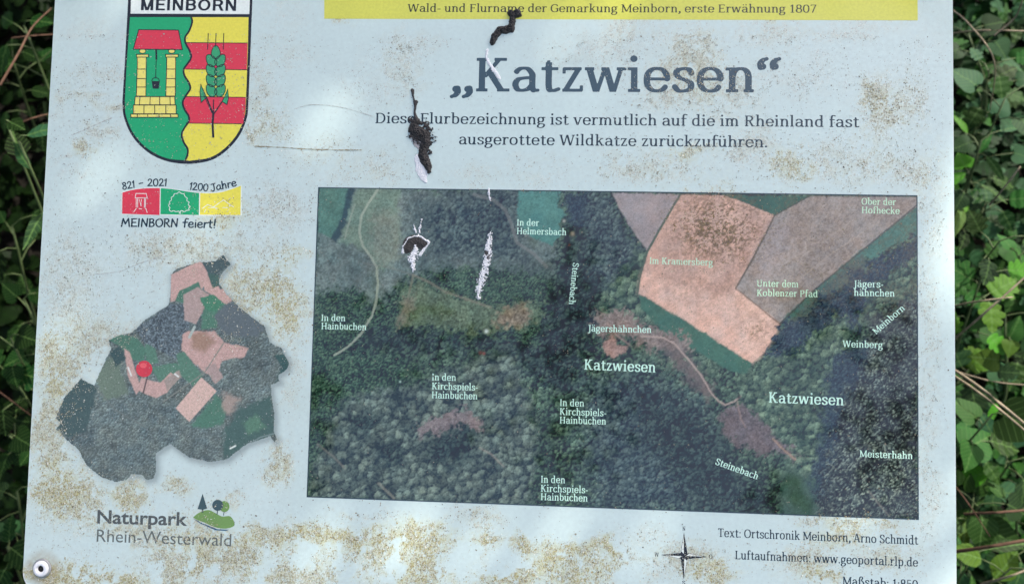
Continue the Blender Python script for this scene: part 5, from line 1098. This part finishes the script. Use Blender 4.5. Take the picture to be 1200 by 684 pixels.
# ================================================================== tree behind the viewer (seen only as a reflection in the glossy film)
Nw = (MB.to_3x3() @ Vector((0, 0, 1))).normalized(); P0 = MB.translation
CM = CAM - 2 * (CAM - P0).dot(Nw) * Nw
def refl(px, py, D):
    x, y = B(px, py); p = MB @ Vector((x, y, 0)); return p + (p - CM).normalized() * D
tree = empty('field_maple', Matrix.Translation((refl(1260, 600, 3.6).x, refl(1260, 600, 3.6).y - .2, 0)), 'leafy field maple behind the viewer, mirrored faintly in the glossy board', 'tree')
tb = tree.matrix_world.translation
M_bark = mat('grey_brown_bark', .9, .2, color=(.09, .075, .055), noise=(14, .5, 1.5), bump=(40, .8, .02))
M_tl = mat('maple_leaf_green', .6, .3, color=(.035, .075, .02), noise=(8, .6, 1.4))
tp = [Vector((0, 0, -.1)), refl(1260, 600, 3.6) - tb, refl(1250, 480, 3.7) - tb, refl(1240, 340, 3.8) - tb, refl(1220, 100, 4.0) - tb]
V, Fc = tube([Vector(q) for q in catmull(tp, 5)], .11, .07, 12); mesh_obj('trunk', V, Fc, M_bark, tree, True)
tp = [refl(1220, 100, 4.0) - tb, refl(960, -60, 3.9) - tb, refl(560, -120, 3.8) - tb, refl(200, -140, 3.7) - tb]
V, Fc = tube([Vector(q) for q in catmull(tp, 5)], .05, .02, 8); mesh_obj('limb', V, Fc, M_bark, tree, True)
tp = [refl(1240, 340, 3.8) - tb, refl(1130, 380, 3.9) - tb, refl(1080, 460, 3.9) - tb, refl(1040, 560, 3.9) - tb]
V, Fc = tube([Vector(q) for q in catmull(tp, 5)], .05, .02, 8); mesh_obj('limb', V, Fc, M_bark, tree, True)
rr = np.random.default_rng(3); cl_ = []
for (x0, y0, x1, y1, rad, k) in ((690, 300, 650, 600, 46, 14), (380, 392, 640, 404, 34, 9), (366, 440, 372, 600, 18, 6), (1000, 440, 1050, 600, 48, 10), (640, 360, 690, 430, 44, 6), (900, 330, 1060, 420, 30, 6), (650, -60, 1250, -120, 70, 14), (-60, -60, 500, -160, 80, 14), (-120, 100, -160, 600, 70, 10), (860, 560, 960, 600, 24, 4)):
    for t in rr.uniform(0, 1, k): cl_.append((x0 + (x1 - x0) * t + rr.normal(0, rad * .7), y0 + (y1 - y0) * t + rr.normal(0, rad * .7), rad))
VV, FF = [], []
for (x, y, rad) in cl_:
    for _ in range(17):
        a = rr.uniform(0, 6.28); q = rad * math.sqrt(rr.uniform(0, 1)); p = refl(x + q * math.cos(a), y + q * math.sin(a), rr.uniform(3.3, 4.2)) - tb
        u = Vector(rr.normal(0, 1, 3)).normalized(); v = u.orthogonal().normalized(); w_ = rr.uniform(.025, .05); o_ = len(VV)
        VV += [p - u * w_, p + v * w_ * .7, p + u * w_, p - v * w_ * .7]; FF.append((o_, o_ + 1, o_ + 2, o_ + 3))
tag(mesh_obj('foliage', VV, FF, M_tl, tree), kind='stuff')

# unseen overhanging branch shaped to shade the board; its gaps place the sun patches
beech = empty('unseen_beech', Matrix.Translation((2.6, 2.4, 0.0)), 'unseen tall beech beside the board, its branch shaped to dapple it with sun and shade', 'tree')
bt = beech.matrix_world.translation; SD = sdir.normalized()
M_bl = mat('beech_leaf_green', .55, .3, color=(.04, .09, .02), noise=(8, .6, 1.4), trans=.15)
tp = [Vector((0, 0, -.1)), Vector((.05, 0, 1.5)), Vector((0, .05, 3.2)), Vector((-.05, 0, 5.4)), Vector((-.1, 0, 7.0))]
V, Fc = tube([Vector(q) for q in catmull(tp, 5)], .20, .10, 14); mesh_obj('trunk', V, Fc, M_bark, beech, True)
def at_sun(px, py, D): x, y = B(px, py); return (MB @ Vector((x, y, 0))) + SD * D - bt
for a_, b_, c_ in (((1000, 100), (600, 300), (100, 560)), ((1050, 60), (520, 60), (-100, 100))):
    tp = [Vector((0, .0, 3.4)), at_sun(*a_, 3.2), at_sun(*b_, 3.1), at_sun(*c_, 3.0)]
    V, Fc = tube([Vector(q) for q in catmull(tp, 6)], .06, .015, 8); mesh_obj('branch', V, Fc, M_bark, beech, True)
GAPS = [(590, 645, 190, 46, .95), (700, 668, 60, 40, .6), (350, 655, 40, 30, .5), (240, 660, 40, 30, .35), (1095, 560, 20, 60, .45), (980, 20, 120, 40, .25), (150, 640, 60, 30, .25), (880, 640, 60, 30, .2)]
VV, FF = [], []
for _ in range(1700):
    x, y = rr.uniform(-520, 1125), rr.uniform(-300, 860)
    g = 0
    for (gx_, gy_, rx_, ry_, a_) in GAPS: g = max(g, a_ * math.exp(-(((x - gx_) / rx_) ** 2 + ((y - gy_) / ry_) ** 2)))
    if rr.uniform() < g * 1.25: continue
    if x > 1080 and rr.uniform() < .45: continue
    p = at_sun(x, y, rr.uniform(2.8, 3.3)); u = Vector(rr.normal(0, 1, 3)); u = (u - SD * u.dot(SD) * .6).normalized(); v = (SD.cross(u) + Vector(rr.normal(0, .25, 3))).normalized(); w_ = rr.uniform(.022, .040); o_ = len(VV)
    VV += [p - u * w_, p - u * w_ * .3 + v * w_ * .6, p + u * w_ * .4 + v * w_ * .5, p + u * w_ * 1.1, p + u * w_ * .4 - v * w_ * .5, p - u * w_ * .3 - v * w_ * .6]; FF.append(tuple(range(o_, o_ + 6)))
tag(mesh_obj('foliage', VV, FF, M_bl, beech), kind='stuff')

# unseen hazel bush, added left of the board to shade the plants there
hazel = empty('added_shade_bush', Matrix.Translation((-1.75, .5, float(gz(-1.75, .5)))), 'unseen tall hazel bush added left of the board to shade the undergrowth', 'bush')
hb = hazel.matrix_world.translation
for k in range(7):
    a = k * .9; tp = [Vector((0, 0, -.1)), Vector((.12 * math.cos(a), .12 * math.sin(a), .9)), Vector((.35 * math.cos(a) + .15, .45 * math.sin(a), 2.0 + .1 * k))]
    V, Fc = tube([Vector(q) for q in catmull(tp, 6)], .018, .006, 7); mesh_obj('stem', V, Fc, M_bark, hazel, True)
VV, FF = [], []
for _ in range(5200):
    if rr.uniform() < .5: p = Vector((rr.uniform(-2.5, -1.3), rr.uniform(-.5, 1.8), rr.uniform(.5, 2.7)))
    else: p = Vector((rr.uniform(-1.7, -.55), rr.uniform(.05, 2.0), rr.uniform(1.75, 2.5)))
    p = p - hb; u = Vector((rr.normal(), rr.normal(), rr.normal() * .4)).normalized(); v = Vector((0, 0, 1)).cross(u).normalized() + Vector((0, 0, rr.normal(0, .3))); w_ = rr.uniform(.03, .055); o_ = len(VV)
    VV += [p - u * w_, p - u * w_ * .3 + v * w_ * .75, p + u * w_ * .4 + v * w_ * .6, p + u * w_ * 1.1, p + u * w_ * .4 - v * w_ * .6, p - u * w_ * .3 - v * w_ * .75]; FF.append(tuple(range(o_, o_ + 6)))
tag(mesh_obj('foliage', VV, FF, M_bl, hazel), kind='stuff')
